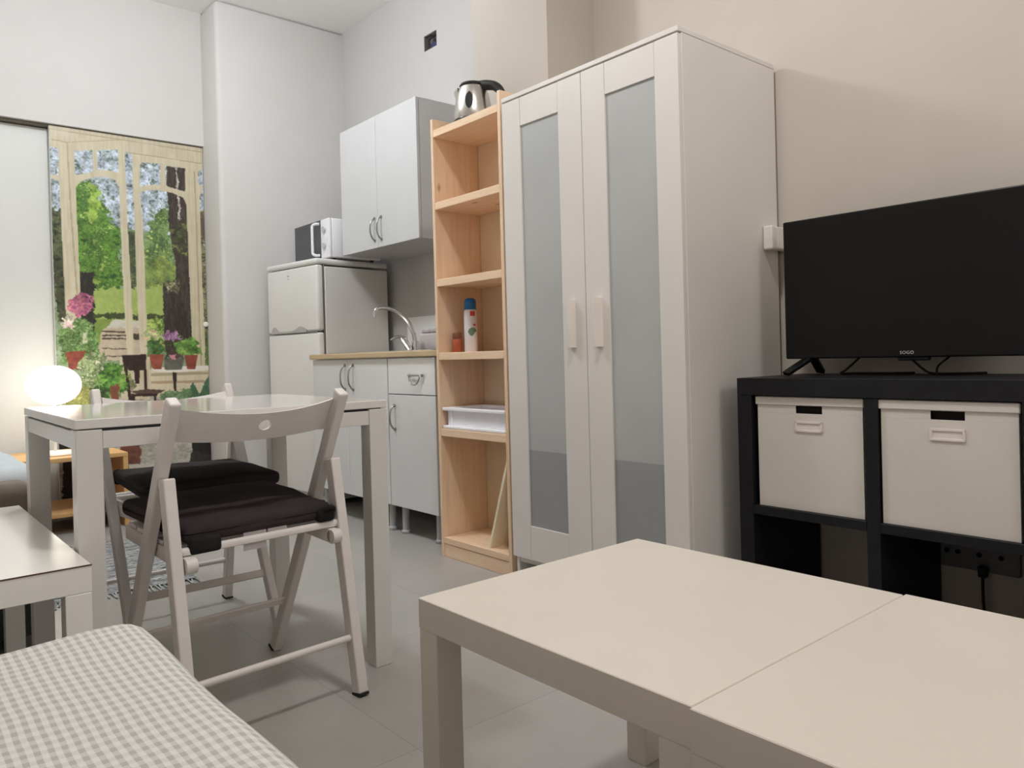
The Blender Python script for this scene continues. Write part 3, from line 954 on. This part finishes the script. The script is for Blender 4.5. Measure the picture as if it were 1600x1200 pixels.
fx, fy = -.012, 3.655
MB().lathe([(.027, 0), (.027, .006), (.022, .01), (.021, .05), (.018, .058), (0, .058)], (fx, fy, .8816), 28).build('base', 'chrome', fc, smooth=True)
m = MB()
m.tube([(fx, fy, .93), (fx - .012, fy, .985), (fx - .045, fy + .004, 1.05), (fx - .095, fy + .008, 1.095), (fx - .155, fy + .012, 1.118), (fx - .212, fy + .016, 1.120), (fx - .238, fy + .016, 1.108), (fx - .245, fy + .016, 1.08)], .0115, 14, 6, (1.15, .85))
m.cyl((fx - .245, fy + .016, 1.082), (fx - .247, fy + .016, 1.066), .0125, 16)
m.build('spout', 'chrome', fc, smooth=True)
m = MB()
m.cyl((fx - .035, fy + .008, .900), (fx - .075, fy + .012, .955), .019, 20)
m.tube([(fx - .072, fy + .012, .950), (fx - .088, fy + .014, .962), (fx - .115, fy + .018, .960), (fx - .145, fy + .022, .946)], .010, 12, 5, (1.3, .6))
m.build('lever', 'chrome', fc, smooth=True)
cl = thing('folded_cloth', 'folded white cloth lying at the back of the worktop by the bookcase', 'cloth', (.1, 3.6, .8816))
MB().box(.055, .143, 3.46, 3.725, .8816, .982, .012, 3).build('fold', 'towel', cl, smooth=True)
MB().box(.057, .143, 3.45, 3.70, .983, 1.006, .008, 3).build('border_fold', 'towel_edge', cl, smooth=True)

# wall cabinet
UF, UY0, UY1, UB, UT = -.23, 3.257, 4.060, 1.448, 2.157
wc = thing('wall_cabinet', 'white two-door wall cabinet hung above the sink', 'cabinet', (-.04, (UY0 + UY1) / 2, UB))
m = MB()
m.box(UF + .0195, KX - .001, UY0, UY0 + .016, UB, UT, .001)
m.box(UF + .0195, KX - .001, UY1 - .016, UY1, UB, UT, .001)
m.box(UF + .0195, KX - .001, UY0 + .016, UY1 - .016, UB, UB + .016, .001)
m.box(UF + .0195, KX - .001, UY0 + .016, UY1 - .016, UT - .016, UT, .001)
m.box(KX - .012, KX - .004, UY0 + .016, UY1 - .016, UB + .016, UT - .016, 0)
m.build('carcass', 'white_upper', wc)
d = MB().box(UF, UF + .018, UY0 + .001, 3.657, UB - .002, UT, .002).build('door', 'white_upper', wc)
handle((UF, 3.618, 1.608), (UF, 3.618, 1.487), d)
d = MB().box(UF, UF + .018, 3.660, UY1 - .001, UB - .002, UT, .002).build('door', 'white_upper', wc)
handle((UF, 3.688, 1.608), (UF, 3.688, 1.487), d)

# open mounting box high on the kitchen wall
eb = thing('mounting_box', 'open electrical mounting box high on the kitchen wall', 'electrical box', (KX + .02, 3.67, 2.66))
m = MB()
m.box(KX + .045, KX + .048, hy0 + .001, hy1 - .001, hz0 + .001, hz1 - .001, 0)
m.box(KX + .002, KX + .045, hy1 - .004, hy1 - .001, hz0 + .001, hz1 - .001, 0)
m.box(KX + .002, KX + .045, hy0 + .001, hy0 + .004, hz0 + .001, hz1 - .001, 0)
m.box(KX + .002, KX + .045, hy0 + .004, hy1 - .004, hz0 + .001, hz0 + .004, 0)
m.box(KX + .002, KX + .045, hy0 + .004, hy1 - .004, hz1 - .004, hz1 - .001, 0)
m.build('shell', 'boxgrey', eb)
MB().box(KX + .020, KX + .0445, 3.612, 3.700, hz0 + .005, hz0 + .044, .003).build('terminal_block', 'wire', eb)
m = MB()
m.tube([(KX + .03, 3.702, 2.635), (KX + .015, 3.708, 2.66), (KX + .012, 3.698, 2.685), (KX + .028, 3.68, 2.69), (KX + .035, 3.675, 2.665)], .004, 8, 5)
m.build('wire_loop', 'black', eb, smooth=True)

# ------------------------------------------------------------------ fridge (stands slightly askew)
fa = math.atan2(.062, .55)
fr = thing('fridge', 'white two-door fridge freezer in the kitchen corner', 'fridge', (-.388, 4.078, 0), fa)
# local: x into the wall, y along the front, front face near x = 0
FD, FW = .50, .555
MB().box(.052, FD, .002, FW - .002, .03, 1.385, .006, 2).build('body', 'fridge', fr, False)
m = MB()
m.box(-.004, FD + .005, 0, FW, 1.3965, 1.430, .014, 4)
m.build('top', 'fridge', fr, False, True)
MB().box(.046, .0515, .004, FW - .004, .06, 1.3964, 0).build('gasket', 'fridge_gap', fr, False)
du = MB().box(0, .0455, .001, FW - .001, 1.014, 1.393, .014, 4).build('freezer_door', 'fridge', fr, False, True)
dl = MB().box(0, .0455, .001, FW - .001, .07, 1.006, .014, 4).build('fridge_door', 'fridge', fr, False, True)
m = MB()
prof = []
for i in range(25):
    t = i / 24
    y = .12 + .385 * t
    bump = .028 * math.exp(-((t - .16) / .16) ** 2) + .034 * math.exp(-((t - .92) / .10) ** 2)
    prof.append((y, 1.012 + .006 + bump))
pts = [(-.0035, y, z) for y, z in prof] + [(-.0035, prof[-1][0], 1.0105), (-.0035, prof[0][0], 1.0105)]
m.prism(pts, (.006, 0, 0))
m.build('handle_recess', 'grey_handle', fr, False, label='grey scooped handle between the two doors')
MB().box(-.0015, .003, .012, FW - .015, 1.0065, 1.0125, 0).build('seam', 'fridge_gap', fr, False)
m = MB()
m.prism([(-.0008, .295, 1.345), (-.0008, .318, 1.345), (-.0008, .316, 1.354), (-.0008, .297, 1.354)], (.002, 0, 0))
m.prism([(-.0008, .301, 1.327), (-.0008, .312, 1.327), (-.0008, .3065, 1.341)], (.002, 0, 0))
m.build('emblem', 'grey_handle', fr, False)
for (a, b) in ((.09, .06), (.09, FW - .06), (FD - .05, .06), (FD - .05, FW - .06)):
    MB().cyl((a, b, 0), (a, b, .0295), .02, 14).build('foot', 'black', fr, False)

# microwave
mw = thing('microwave', 'white microwave oven with dark glass door on top of the fridge', 'microwave', (-.13, 4.32, 1.4305))
MX, MY0, MY1, MZ0, MZ1 = -.30, 4.09, 4.545, 1.440, 1.668
MB().box(MX + .02, .04, MY0, MY1, MZ0, MZ1, .008, 3).build('body', 'micro', mw, smooth=True)
MB().box(MX, MX + .0195, MY0, 4.193, MZ0, MZ1, .006, 3).build('control_panel', 'micro', mw, smooth=True)
md = MB().box(MX + .001, MX + .0195, 4.195, MY1, MZ0, MZ1, .002).build('door', 'micro_glass', mw)
m = MB()
hy = 4.238
m.tube([(MX + .002, hy - .026, MZ0 + .022), (MX - .018, hy - .018, MZ0 + .022), (MX - .028, hy, MZ0 + .032), (MX - .03, hy, MZ0 + .06), (MX - .03, hy, MZ1 - .06), (MX - .028, hy, MZ1 - .032), (MX - .018, hy - .018, MZ1 - .022), (MX + .002, hy - .026, MZ1 - .022)], .0085, 10, 6)
m.build('handle', 'micro', md, smooth=True)
for z in (1.605, 1.51):
    m = MB()
    m.cyl((MX, 4.142, z), (MX - .012, 4.142, z), .017, 24)
    m.build('knob', 'button', mw, smooth=True)
for y in (MY0 + .04, MY1 - .04):
    for x in (MX + .05, .0):
        MB().cyl((x, y, 1.4305), (x, y, 1.4402), .012, 12).build('foot', 'black', mw)

# ------------------------------------------------------------------ cube shelving unit, boxes, television
EX0, EX1, EY0, EY1, EH = -.40, -.015, .530, 1.318, .760
un = thing('cube_shelf', 'black-brown cube shelving unit standing under the television', 'shelving unit', ((EX0 + EX1) / 2, (EY0 + EY1) / 2, 0))
MB().box(EX0, EX1, EY0, EY1, EH - .050, EH, .001).build('top_panel', 'unit', un)
MB().box(EX0, EX1, EY0, EY1, 0, .048, .001).build('bottom_panel', 'unit', un)
MB().box(EX0, EX1, EY1 - .046, EY1, .0485, EH - .0505, .001).build('side_panel', 'unit', un)
MB().box(EX0, EX1, EY0, EY0 + .046, .0485, EH - .0505, .001).build('side_panel', 'unit', un)
MB().box(EX0 + .002, EX1, .902, .937, .0485, EH - .0505, .001).build('divider', 'unit', un)
MB().box(EX0 + .002, EX1, .9375, 1.2715, .362, .388, .001).build('shelf', 'unit', un)
MB().box(EX0 + .002, EX1, .5765, .9015, .362, .388, .001).build('shelf', 'unit', un)


def storage_box(label):
    t = thing('storage_box', label, 'storage box', (-.22, 1.103, .3885), group='white lidded boxes in the shelving unit')
    xf, xb, y0, y1, z0, z1 = -.385, -.06, .947, 1.259, .3885, .683
    m = MB()
    hy0_, hy1_, hz0_ = 1.060, 1.138, .661
    # front built around the hand hole
    m.box(xf, xf + .003, y0, y1, z0, hz0_, .0004)
    m.box(xf, xf + .003, y0, hy0_, hz0_, z1, .0004)
    m.box(xf, xf + .003, hy1_, y1, hz0_, z1, .0004)
    m.box(xb - .003, xb, y0, y1, z0, z1, .0004)
    m.box(xf + .003, xb - .003, y0, y0 + .003, z0, z1, .0004)
    m.box(xf + .003, xb - .003, y1 - .003, y1, z0, z1, .0004)
    m.box(xf + .003, xb - .003, y0 + .003, y1 - .003, z0, z0 + .003, .0004)
    m.build('body', 'box', t)
    MB().box(xf - .005, xb + .004, y0 - .004, y1 + .005, z1 + .0003, z1 + .024, .002).build('lid', 'box', t)
    MB().box(xf + .012, xf + .015, hy0_ - .01, hy1_ + .01, hz0_ - .01, z1 - .001, 0).build('hole_shade', 'hole', t)  # dark sheet inside the box, painted as the shade behind the opening
    m = MB()
    a0, a1, c0, c1 = 1.059, 1.140, .610, .640
    m.box(xf - .004, xf - .0003, a0, a1, c0, c0 + .006, .0006)
    m.box(xf - .004, xf - .0003, a0, a1, c1 - .006, c1, .0006)
    m.box(xf - .004, xf - .0003, a0, a0 + .006, c0, c1, .0006)
    m.box(xf - .004, xf - .0003, a1 - .006, a1, c0, c1, .0006)
    m.box(xf - .0012, xf - .0002, a0 + .004, a1 - .004, c0 + .004, c1 - .004, 0)
    m.build('label_holder', 'holder', t)
    return t


b1 = storage_box('white lidded storage box in the shelf cube nearest the wardrobe')
b2 = dup(b1)
b2['label'] = 'white lidded storage box at the right end of the shelving unit, farther from the wardrobe'
b2.location.y -= .3615
b2.location.x -= .004

tv = thing('television', 'black flat-screen television standing on the shelving unit', 'television', (-.16, .9125, EH))
TX, TY0, TY1, TZ0, TZ1 = -.188, .545, 1.280, .811, 1.236
m = MB()
m.box(TX, TX + .045, TY0, TY1, TZ0, TZ1, .004, 2)
m.box(TX + .045, TX + .085, TY0 + .12, TY1 - .12, TZ0 + .03, TZ1 - .14, .012, 2)
m.build('housing', 'tvbody', tv)
MB().box(TX - .0012, TX - .0002, TY0 + .010, TY1 - .010, TZ0 + .028, TZ1 - .010, 0).build('screen', 'screen', tv)
MB().box(TX + .002, TX + .03, .86, .94, TZ0 - .009, TZ0 + .002, .003).build('sensor_bar', 'tvbody', tv)
for yy in (1.205, .62):
    m = MB()
    s = .018 if yy > 1 else -.018
    m.bar((TX + .022, yy, TZ0 + .006), (TX - .075, yy + s * 1.8, EH + .0075), (0, 1, 0), .026, .013, .003)
    m.bar((TX + .026, yy, TZ0 + .006), (TX + .11, yy + s, EH + .0075), (0, 1, 0), .026, .013, .003)
    m.build('leg', 'tvbody', tv)
cu = bpy.data.curves.new('logo', 'FONT')
cu.body = 'SOGO'
cu.size = .0125
cu.space_character = 1.12
cu.align_x = 'CENTER'
cu.align_y = 'CENTER'
cu.extrude = .0003
cu.materials.append(M['logo'])
tmp = bpy.data.objects.new('logo_text', cu)
COL.objects.link(tmp)
bpy.context.view_layer.update()
lme = bpy.data.meshes.new_from_object(tmp.evaluated_get(bpy.context.evaluated_depsgraph_get()))
bpy.data.objects.remove(tmp)
lg = bpy.data.objects.new('logo', lme)
COL.objects.link(lg)
lg.parent = tv
lg.matrix_local = Matrix.Translation(Vector((TX - .0012, .9125, .8245)) - Vector((-.16, .9125, EH))) @ Matrix(((0, 0, -1, 0), (-1, 0, 0, 0), (0, 1, 0, 0), (0, 0, 0, 1)))
lg['label'] = 'maker lettering below the screen'

m = MB()
m.tube([(-.105, 1.06, .855), (-.09, 1.09, .815), (-.10, 1.13, .775), (-.12, 1.135, .7645), (-.13, 1.08, .7655), (-.11, 1.0, .7645), (-.05, .95, .764)], .0035, 8, 6)
tag(m.build('cable', 'black_soft', smooth=True), 'black cable looping behind the left half of the television', 'cable')
m = MB()
m.tube([(-.10, .98, .855), (-.09, .945, .81), (-.11, .90, .775), (-.12, .87, .7645), (-.10, .80, .764), (-.05, .76, .764)], .0035, 8, 6)
tag(m.build('cable', 'black_soft', smooth=True), 'black cable hanging down behind the middle of the television', 'cable')
m = MB()
m.tube([(-.10, .80, .855), (-.09, .835, .815), (-.10, .865, .785), (-.10, .87, .764), (-.05, .89, .764)], .003, 8, 6)
tag(m.build('cable', 'black_soft', smooth=True), 'thin black cable behind the right half of the television', 'cable')

jb = thing('junction_box', 'small white plastic box on the wall between wardrobe and television', 'wall box', (-.06, 1.377, 1.21))
MB().box(-.085, 0, 1.362, 1.394, 1.172, 1.246, .004, 2).build('housing', 'lampbase', jb)
MB().box(-.115, -.0853, 1.361, 1.395, 1.170, 1.248, .005, 2).build('cover', 'lampbase', jb)

ws = thing('wall_socket', 'row of electrical sockets on the wall behind the lower shelf', 'socket', (-.006, .80, .24))
m = MB().box(-.016, -.0005, .700, .908, .205, .285, .004, 2)
m.build('plate', 'socket', ws)
for i, y in enumerate((.745, .80, .855, .885)):
    MB().cyl((-.0165, y, .252), (-.0195, y, .252), .007, 14).build('socket_hole', 'hole', ws)
m = MB()
m.box(-.045, -.0205, .775, .797, .196, .226, .004, 2)
m.tube([(-.035, .786, .20), (-.036, .786, .15), (-.040, .782, .10), (-.06, .765, .06), (-.09, .73, .0525)], .004, 8, 6)
tag(m.build('power_cable', 'black_soft', smooth=True), 'black power cable plugged into the wall sockets behind the shelf', 'cable')

# ------------------------------------------------------------------ coffee tables (two pushed together)
def low_table(name, label, loc, rz, sx, sy, h=.45, t=.05, leg=.05, group=None, top='lack', cat='coffee table'):
    """local: x from 0 to sx, y from -sy to 0"""
    r = thing(name, label, cat, loc, rz, group)
    MB().box(0, sx, -sy, 0, h - t, h, .0012).build('tabletop', top, r, False)
    for (a, b) in ((0, 0), (sx - leg, 0), (0, -sy + leg), (sx - leg, -sy + leg)):
        MB().box(a + .0006, a + leg - .0006, b - leg + .0006, b - .0006, 0, h - t - .0004, .0012).build('leg', top, r, False)
    return r


low_table('coffee_table', 'square white coffee table, the one of the pair closer to the dining table', (-1.686, 1.081, 0), .004, .552, .55, group='pair of square white coffee tables pushed together')
low_table('coffee_table', 'square white coffee table, the one of the pair in the right foreground corner', (-1.690, .5293, 0), .004, .563, .55, h=.4505, group='pair of square white coffee tables pushed together')
st = low_table('side_table', 'low white rectangular side table with a worn front edge, left of the dining table', (-2.5858, 2.645, 0), 0, .555, .905, t=.055, leg=.048, cat='side table', top='table_gloss')
MB().box(-.0005, .5555, -.9062, -.9045, .4475, .4503, 0).build('worn_edge', 'brownedge', st, False)

# ------------------------------------------------------------------ dining table
TX_, TY_, TH = .757, .741, .732
dt = thing('dining_table', 'square white dining table between two folding chairs', 'dining table', (-1.6437, 2.2399, 0), math.radians(-.9))
hs, ht = TX_ / 2, TY_ / 2
MB().box(-hs, hs, -ht, ht, TH - .021, TH, .002, 2).build('tabletop', 'table_top', dt, False)
L = .052
for (sx, sy) in ((-1, -1), (1, -1), (1, 1), (-1, 1)):
    a, b = sx * (hs - .001), sy * (ht - .001)
    MB().box(min(a, a - sx * L), max(a, a - sx * L), min(b, b - sy * L), max(b, b - sy * L), 0, TH - .0235, .002, 2).build('leg', 'lacquer', dt, False)
MB().box(-hs + .012, hs - .012, -ht + .012, ht - .012, TH - .058, TH - .0215, 0).build('gap_shade', 'black', dt, False, label='black block standing in for the shade in the gap under the tabletop')  # black block added so the gap above the aprons looks shaded
for s in (-1, 1):
    y = s * (ht - .003)
    x = s * (hs - .003)
    MB().box(-hs + L + .0015, hs - L - .0015, min(y, y - s * .022), max(y, y - s * .022), TH - .066, TH - .0275, .001).build('apron', 'lacquer', dt, False)
    MB().box(min(x, x - s * .022), max(x, x - s * .022), -ht + L + .0015, ht - L - .0015, TH - .066, TH - .0275, .001).build('apron', 'lacquer', dt, False)

# ------------------------------------------------------------------ folding chairs
def make_chair(label, loc, rz):
    r = thing('folding_chair', label, 'chair', loc, rz, 'white wooden folding chairs at the dining table')
    X = (1, 0, 0)
    px = .2085
    for s in (-1, 1):
        m = MB()
        m.bar((s * px, .0556, .7664), (s * px, .4605, .006), X, .026, .036, .005, 2)
        m.build('back_post', 'chair', r, False)
        MB().bar((s * px, .4625, .0065), (s * px, .4655, .001), X, .027, .037, .001).build('foot_cap', 'black_soft', r, False)
    for s in (-1, 1):
        m = MB()
        m.bar((s * px, .1105, .590), (s * px, .006, .007), X, .027, .036, .004, 2)
        m.build('rear_leg', 'chair', r, False)
        MB().bar((s * px, .006, .0075), (s * px, .005, .001), X, .028, .037, .001).build('foot_cap', 'black_soft', r, False)
    # curved back slat with a round hole
    m = MB()
    bm = m.bm
    n = 48
    hw = .1945

    def edge(x):
        q = (x / hw) ** 2
        return .658 + .012 * q, .724 + .022 * q, .045 * q - .012

    hx, hz, hr, hh = .012, .694, .017, .0125
    xs = sorted(set([round(-hw + 2 * hw * i / n, 5) for i in range(n + 1)] + [round(hx + hr * math.cos(PI * k / 16), 5) for k in range(17)]))
    grid = {}

    def V(x, z, back):
        zb, zt, yy = edge(x)
        q = (zt - z) / (zt - zb)
        yb = .066 + .050 * q + yy * .45 + (.006 if back else -.006)
        key = (x, round(z, 5), back)
        if key not in grid:
            grid[key] = bm.verts.new((x, yb, z))
        return grid[key]
    for x0, x1 in zip(xs, xs[1:]):
        def spans(x):
            zb, zt, _ = edge(x)
            d_ = 1 - ((x - hx) / hr) ** 2
            k_ = hh * math.sqrt(d_) if d_ > 0 else 0
            return zb, hz - k_, hz + k_, zt
        A, B = spans(x0), spans(x1)
        inh = abs((x0 + x1) / 2 - hx) < hr
        for back in (0, 1):
            if inh:
                qs = [(A[0], A[1], B[1], B[0]), (A[2], A[3], B[3], B[2])]
            else:
                qs = [(A[0], A[3], B[3], B[0])]
            for q in qs:
                vs = [V(x0, q[0], back), V(x0, q[1], back), V(x1, q[2], back), V(x1, q[3], back)]
                u_ = []
                for v_ in vs:
                    if v_ not in u_:
                        u_.append(v_)
                if len(u_) > 2:
                    bm.faces.new(u_ if back else u_[::-1])
        for (ia,) in ((0,), (3,)):
            bm.faces.new((V(x0, A[ia], 0), V(x1, B[ia], 0), V(x1, B[ia], 1), V(x0, A[ia], 1)))
        if inh:
            for ia in (1, 2):
                vs = [V(x0, A[ia], 0), V(x1, B[ia], 0), V(x1, B[ia], 1), V(x0, A[ia], 1)]
                if len(set(vs)) == 4:
                    bm.faces.new(vs)
    for x in (xs[0], xs[-1]):
        zb, zt, _ = edge(x)
        bm.faces.new((V(x, zb, 0), V(x, zt, 0), V(x, zt, 1), V(x, zb, 1)))
    m.build('back_slat', 'chair', r, False, True)
    for s in (-1, 1):
        m = MB()
        a = Vector((s * .181, .062, .398))
        b_ = Vector((s * .181, .455, .420))
        m.bar(a, b_, X, .024, .036, .004, 2)
        m.cyl(a + Vector((-.012, 0, 0)), a + Vector((.012, 0, 0)), .018, 20)
        m.build('seat_rail', 'chair', r, False, True)
    m = MB()
    for k_ in range(6):
        y = .095 + .062 * k_
        z = .402 + .056 * (y - .062) + .0155
        m.box(-.193, .193, y - .024, y + .024, z, z + .010, .002)
    m.build('seat', 'chair', r, False)
    MB().cyl((-.197, .080, .428), (.197, .080, .428), .0085, 16).build('seat_dowel', 'chair', r, False, True)
    MB().cyl((-.197, .0285, .142), (.197, .0285, .142), .0085, 16).build('stretcher', 'chair', r, False, True)
    MB().bar((-.197, .378, .165), (.197, .378, .165), (0, .84, .54), .008, .024, .002).build('front_stretcher', 'chair', r, False)
    return r


def make_cushion(label, loc, rz):
    r = thing('seat_cushion', label, 'cushion', loc, rz, 'dark seat cushions on the folding chairs')
    bm = bmesh.new()
    bmesh.ops.create_cube(bm, size=1)
    for v in bm.verts:
        y = .272 + v.co.y * .385
        hw = .186 if v.co.y < 0 else .200
        v.co = Vector((v.co.x * 2 * hw, y, .4335 + .056 * (y - .062) + (.005 + .047 * (v.co.z + .5))))
    bmesh.ops.bevel(bm, geom=list(bm.edges), offset=.02, segments=4, profile=.6, affect='EDGES')
    bmesh.ops.triangulate(bm, faces=bm.faces)
    bmesh.ops.subdivide_edges(bm, edges=list(bm.edges), cuts=3, use_grid_fill=True)
    for v in bm.verts:
        top = v.co.z - (.4335 + .056 * (v.co.y - .062)) > .03
        if top:
            v.co.z += .010 * math.cos(v.co.x / .2 * 1.4) * math.cos((v.co.y - .27) / .2 * 1.4) - .006 + .003 * math.sin(v.co.x * 31 + 2) * math.sin(v.co.y * 27) - .004 * math.exp(-((v.co.y - .16) / .012) ** 2)
    m = MB()
    m.bm.free()
    m.bm = bm
    m.build('pad', 'cushion', r, False, True)
    for s in (-1, 1):
        m = MB()
        b0 = .4385
        if s < 0:
            m.box(-.178, -.105, .066, .090, b0 - .022, b0 + .016, .009, 3)
        else:
            m.box(.140, .188, .064, .096, b0 - .004, b0 + .030, .012, 3)
            m.tube([(.15, .075, b0 + .02), (.165, .06, b0 + .034), (.182, .068, b0 + .03), (.187, .085, b0 + .012)], .006, 8, 5)
        m.build('tie_strap', 'strap', r, False, True)
    m = MB()
    m.box(-.045, .012, .0905, .0925, .398, .452, .0004)
    m.box(.016, .066, .0905, .0925, .420, .456, .0004)
    m.build('care_tag', 'tag', r, False)
    return r


c1 = make_chair('white folding chair seen from behind, nearest the gingham sofa bed', (-1.6452, 1.7294, 0), math.radians(3.6))
make_cushion('dark seat cushion with a white tag on the nearest folding chair', (-1.6452, 1.7294, .001), math.radians(3.6))
FCL, FCR = (-1.5957, 2.8164, 0), math.radians(179.8)
for src, lab, dz in ((c1, 'white folding chair beyond the dining table, mostly hidden by it', 0),
                     (bpy.data.objects['seat_cushion'], 'dark seat cushion on the folding chair beyond the dining table', .042)):
    q = dup(src)
    q['label'] = lab
    q.location = (FCL[0] + (.012 if dz else 0), FCL[1], dz)
    q.rotation_euler = (math.radians(-4.6) if dz else 0, 0, FCR)

# ------------------------------------------------------------------ gingham day bed in the foreground
def soft_slab(x0, x1, y0, y1, z0, z1, r, nx, ny, seed, amp=.004):
    """rounded slab with slight unevenness"""
    bm = bmesh.new()
    bmesh.ops.create_cube(bm, size=1)
    for v in bm.verts:
        v.co = Vector(((x0 + x1) / 2 + v.co.x * (x1 - x0), (y0 + y1) / 2 + v.co.y * (y1 - y0), (z0 + z1) / 2 + v.co.z * (z1 - z0)))
    for axis, n_, a0, a1 in ((0, nx, x0, x1), (1, ny, y0, y1)):
        for i in range(1, n_):
            p = Vector((0, 0, 0))
            p[axis] = a0 + (a1 - a0) * i / n_
            nn = Vector((0, 0, 0))
            nn[axis] = 1
            bmesh.ops.bisect_plane(bm, geom=list(bm.verts) + list(bm.edges) + list(bm.faces), plane_co=p, plane_no=nn)
    sharp = [e for e in bm.edges if len(e.link_faces) == 2 and e.calc_face_angle() > .5]
    bmesh.ops.bevel(bm, geom=sharp, offset=r, segments=5, profile=.5, affect='EDGES')
    for v in bm.verts:
        k_ = math.sin(v.co.x * 9 + seed) * math.sin(v.co.y * 8 + seed * 2) + .5 * math.sin(v.co.x * 23 + v.co.y * 17 + seed)
        if v.co.z > (z0 + z1) / 2:
            v.co.z += amp * k_
    m = MB()
    m.bm.free()
    m.bm = bm
    return m


db = thing('day_bed', 'low sofa bed with grey and white gingham cover in the foreground corner', 'sofa bed', (-2.5, .6, 0))
soft_slab(-3.0, -2.012, -.75, 1.43, .235, .42, .05, 10, 22, 1.3, .004).build('mattress', 'gingham', db, smooth=True)
MB().box(-2.98, -2.035, -.73, 1.40, .10, .234, .012, 2).build('base', 'base_fabric', db)
for (a, b) in ((-2.93, -.68), (-2.09, -.68), (-2.93, 1.35), (-2.09, 1.35)):
    MB().cyl((a, b, 0), (a, b, .0995), .022, 16).build('leg', 'black', db)

# ------------------------------------------------------------------ bed behind the side table
bd = thing('bed', 'low bed with dark fabric base behind the side table at the left', 'bed', (-2.5, 3.6, 0))
MB().box(-3.0, -1.950, 2.745, 4.40, .036, .335, .01, 2).build('base', 'bed_base', bd)
soft_slab(-3.0, -1.972, 2.745, 4.40, .336, .50, .04, 6, 12, .4, .002).build('mattress', 'bed_end', bd, smooth=True)
for (a, b) in ((-2.04, 2.80), (-2.04, 4.33), (-2.9, 2.80), (-2.9, 4.33)):
    MB().cyl((a, b, 0), (a, b, .0355), .024, 16).build('leg', 'black', bd)
bs = soft_slab(-3.02, -1.935, 2.86, 4.42, .40, .535, .055, 8, 16, 2.1, .008)
bmesh.ops.delete(bs.bm, geom=[f for f in bs.bm.faces if f.normal.z < -.5], context='FACES')
# cut out the inside so that it drapes over the mattress
tag(bs.build('bedspread', 'quilt', smooth=True), 'pale blue bedspread draped over the bed at the left', 'bedspread')

# ------------------------------------------------------------------ pine bench with lamp
BX0, BX1, BY0, BY1 = -1.86, -1.305, 4.45, 4.93
bn = thing('pine_bench', 'low open pine bench in front of the photo mural', 'bench', ((BX0 + BX1) / 2, (BY0 + BY1) / 2, 0))
MB().box(BX0, BX1, BY0, BY1, .366, .388, .002).build('top', 'pine_x', bn)
MB().box(BX1 - .024, BX1, BY0 + .001, BY1, 0, .3655, .002).build('side_panel', 'pine_x', bn)
MB().box(BX0, BX0 + .024, BY0 + .001, BY1, 0, .3655, .002).build('side_panel', 'pine_x', bn)
MB().box(BX0 + .0245, BX1 - .0245, BY0 + .002, BY1, .088, .110, .002).build('shelf', 'pine_x', bn)
lx, ly = -1.600, 4.66
tl = thing('table_lamp', 'glowing white oval table lamp on the pine bench', 'lamp', (lx, ly, .388))
MB().lathe([(0, .0), (.115, 0), (.118, .006), (.112, .014), (.03, .020), (0, .020)], seg=48).build('base', 'lampbase', tl, False, True)
MB().lathe([(.0075, .0205), (.0075, .262)], seg=16).build('stem', 'lampbase', tl, False, True)
prof = [(.0001 if i in (0, 28) else .127 * math.sin(PI * i / 28), .364 - .102 * math.cos(PI * i / 28)) for i in range(29)]
prof[0] = (0, prof[0][1])
prof[-1] = (0, prof[-1][1])
MB().lathe(prof, seg=48).build('lamp_shade', 'lamp', tl, False, True)

# ------------------------------------------------------------------ rug
rg = thing('rag_rug', 'grey and blue striped rag rug on the floor beyond the dining table', 'rug', (-1.66, 3.62, 0), math.radians(-6))
m = MB()
bm = m.bm
nx, ny = 30, 60
vs = [[bm.verts.new((-.32 + .64 * i / nx, -.46 + .92 * j / ny, .006 + .0022 * math.sin(j * 1.9) + .002 * math.sin(i * .7 + j * .3))) for i in range(nx + 1)] for j in range(ny + 1)]
for j in range(ny):
    for i in range(nx):
        bm.faces.new((vs[j][i], vs[j][i + 1], vs[j + 1][i + 1], vs[j + 1][i]))
m.build('weave', 'rug', rg, False, True)
for e, nm in ((-1, 'near'), (1, 'far')):
    m = MB()
    for i in range(44):
        x = -.315 + .63 * i / 43
        y = e * .462
        L_ = .045 + random.random() * .035
        dx = random.uniform(-.012, .012)
        m.bar((x, y, .006), (x + dx, y + e * L_, .003), (1, 0, 0), .006, .003, .0005, 1)
    o = m.build('fringe', 'fringe', rg, False)

# ------------------------------------------------------------------ light
def bulb(name, loc, power, col, r):
    l = bpy.data.lights.new(name, 'POINT')
    l.energy = power
    l.color = col
    l.shadow_soft_size = r
    o = bpy.data.objects.new(name, l)
    COL.objects.link(o)
    o.location = loc
    return o


def downlight(name, loc, power, col, d):
    l = bpy.data.lights.new(name, 'AREA')
    l.shape = 'DISK'
    l.size = d
    l.energy = power
    l.color = col
    o = bpy.data.objects.new(name, l)
    COL.objects.link(o)
    o.location = loc
    return o


bulb('kitchen_ceiling_light', (-1.50, 3.35, 2.80), 57, (.94, .97, 1.0), .10)
downlight('living_ceiling_light', (-1.40, .94, 2.98), 22.8, (1.0, .975, .95), .24)
bulb('rear_fill_light', (-1.3, -1.35, 1.95), 30, (1.0, .965, .955), .32)  # added fill from behind the camera, not a known fixture
w = bpy.data.worlds.new('world')
w.use_nodes = True
w.node_tree.nodes['Background'].inputs[0].default_value = (.9, .93, 1, 1)
w.node_tree.nodes['Background'].inputs[1].default_value = .05
SC.world = w
SC.view_settings.view_transform = 'Standard'
SC.view_settings.look = 'None'
SC.view_settings.exposure = 0
SC.cycles.max_bounces = 10
SC.cycles.diffuse_bounces = 6
SC.cycles.caustics_reflective = False
SC.cycles.caustics_refractive = False
SC.cycles.use_denoising = True
SC.cycles.sample_clamp_indirect = 8
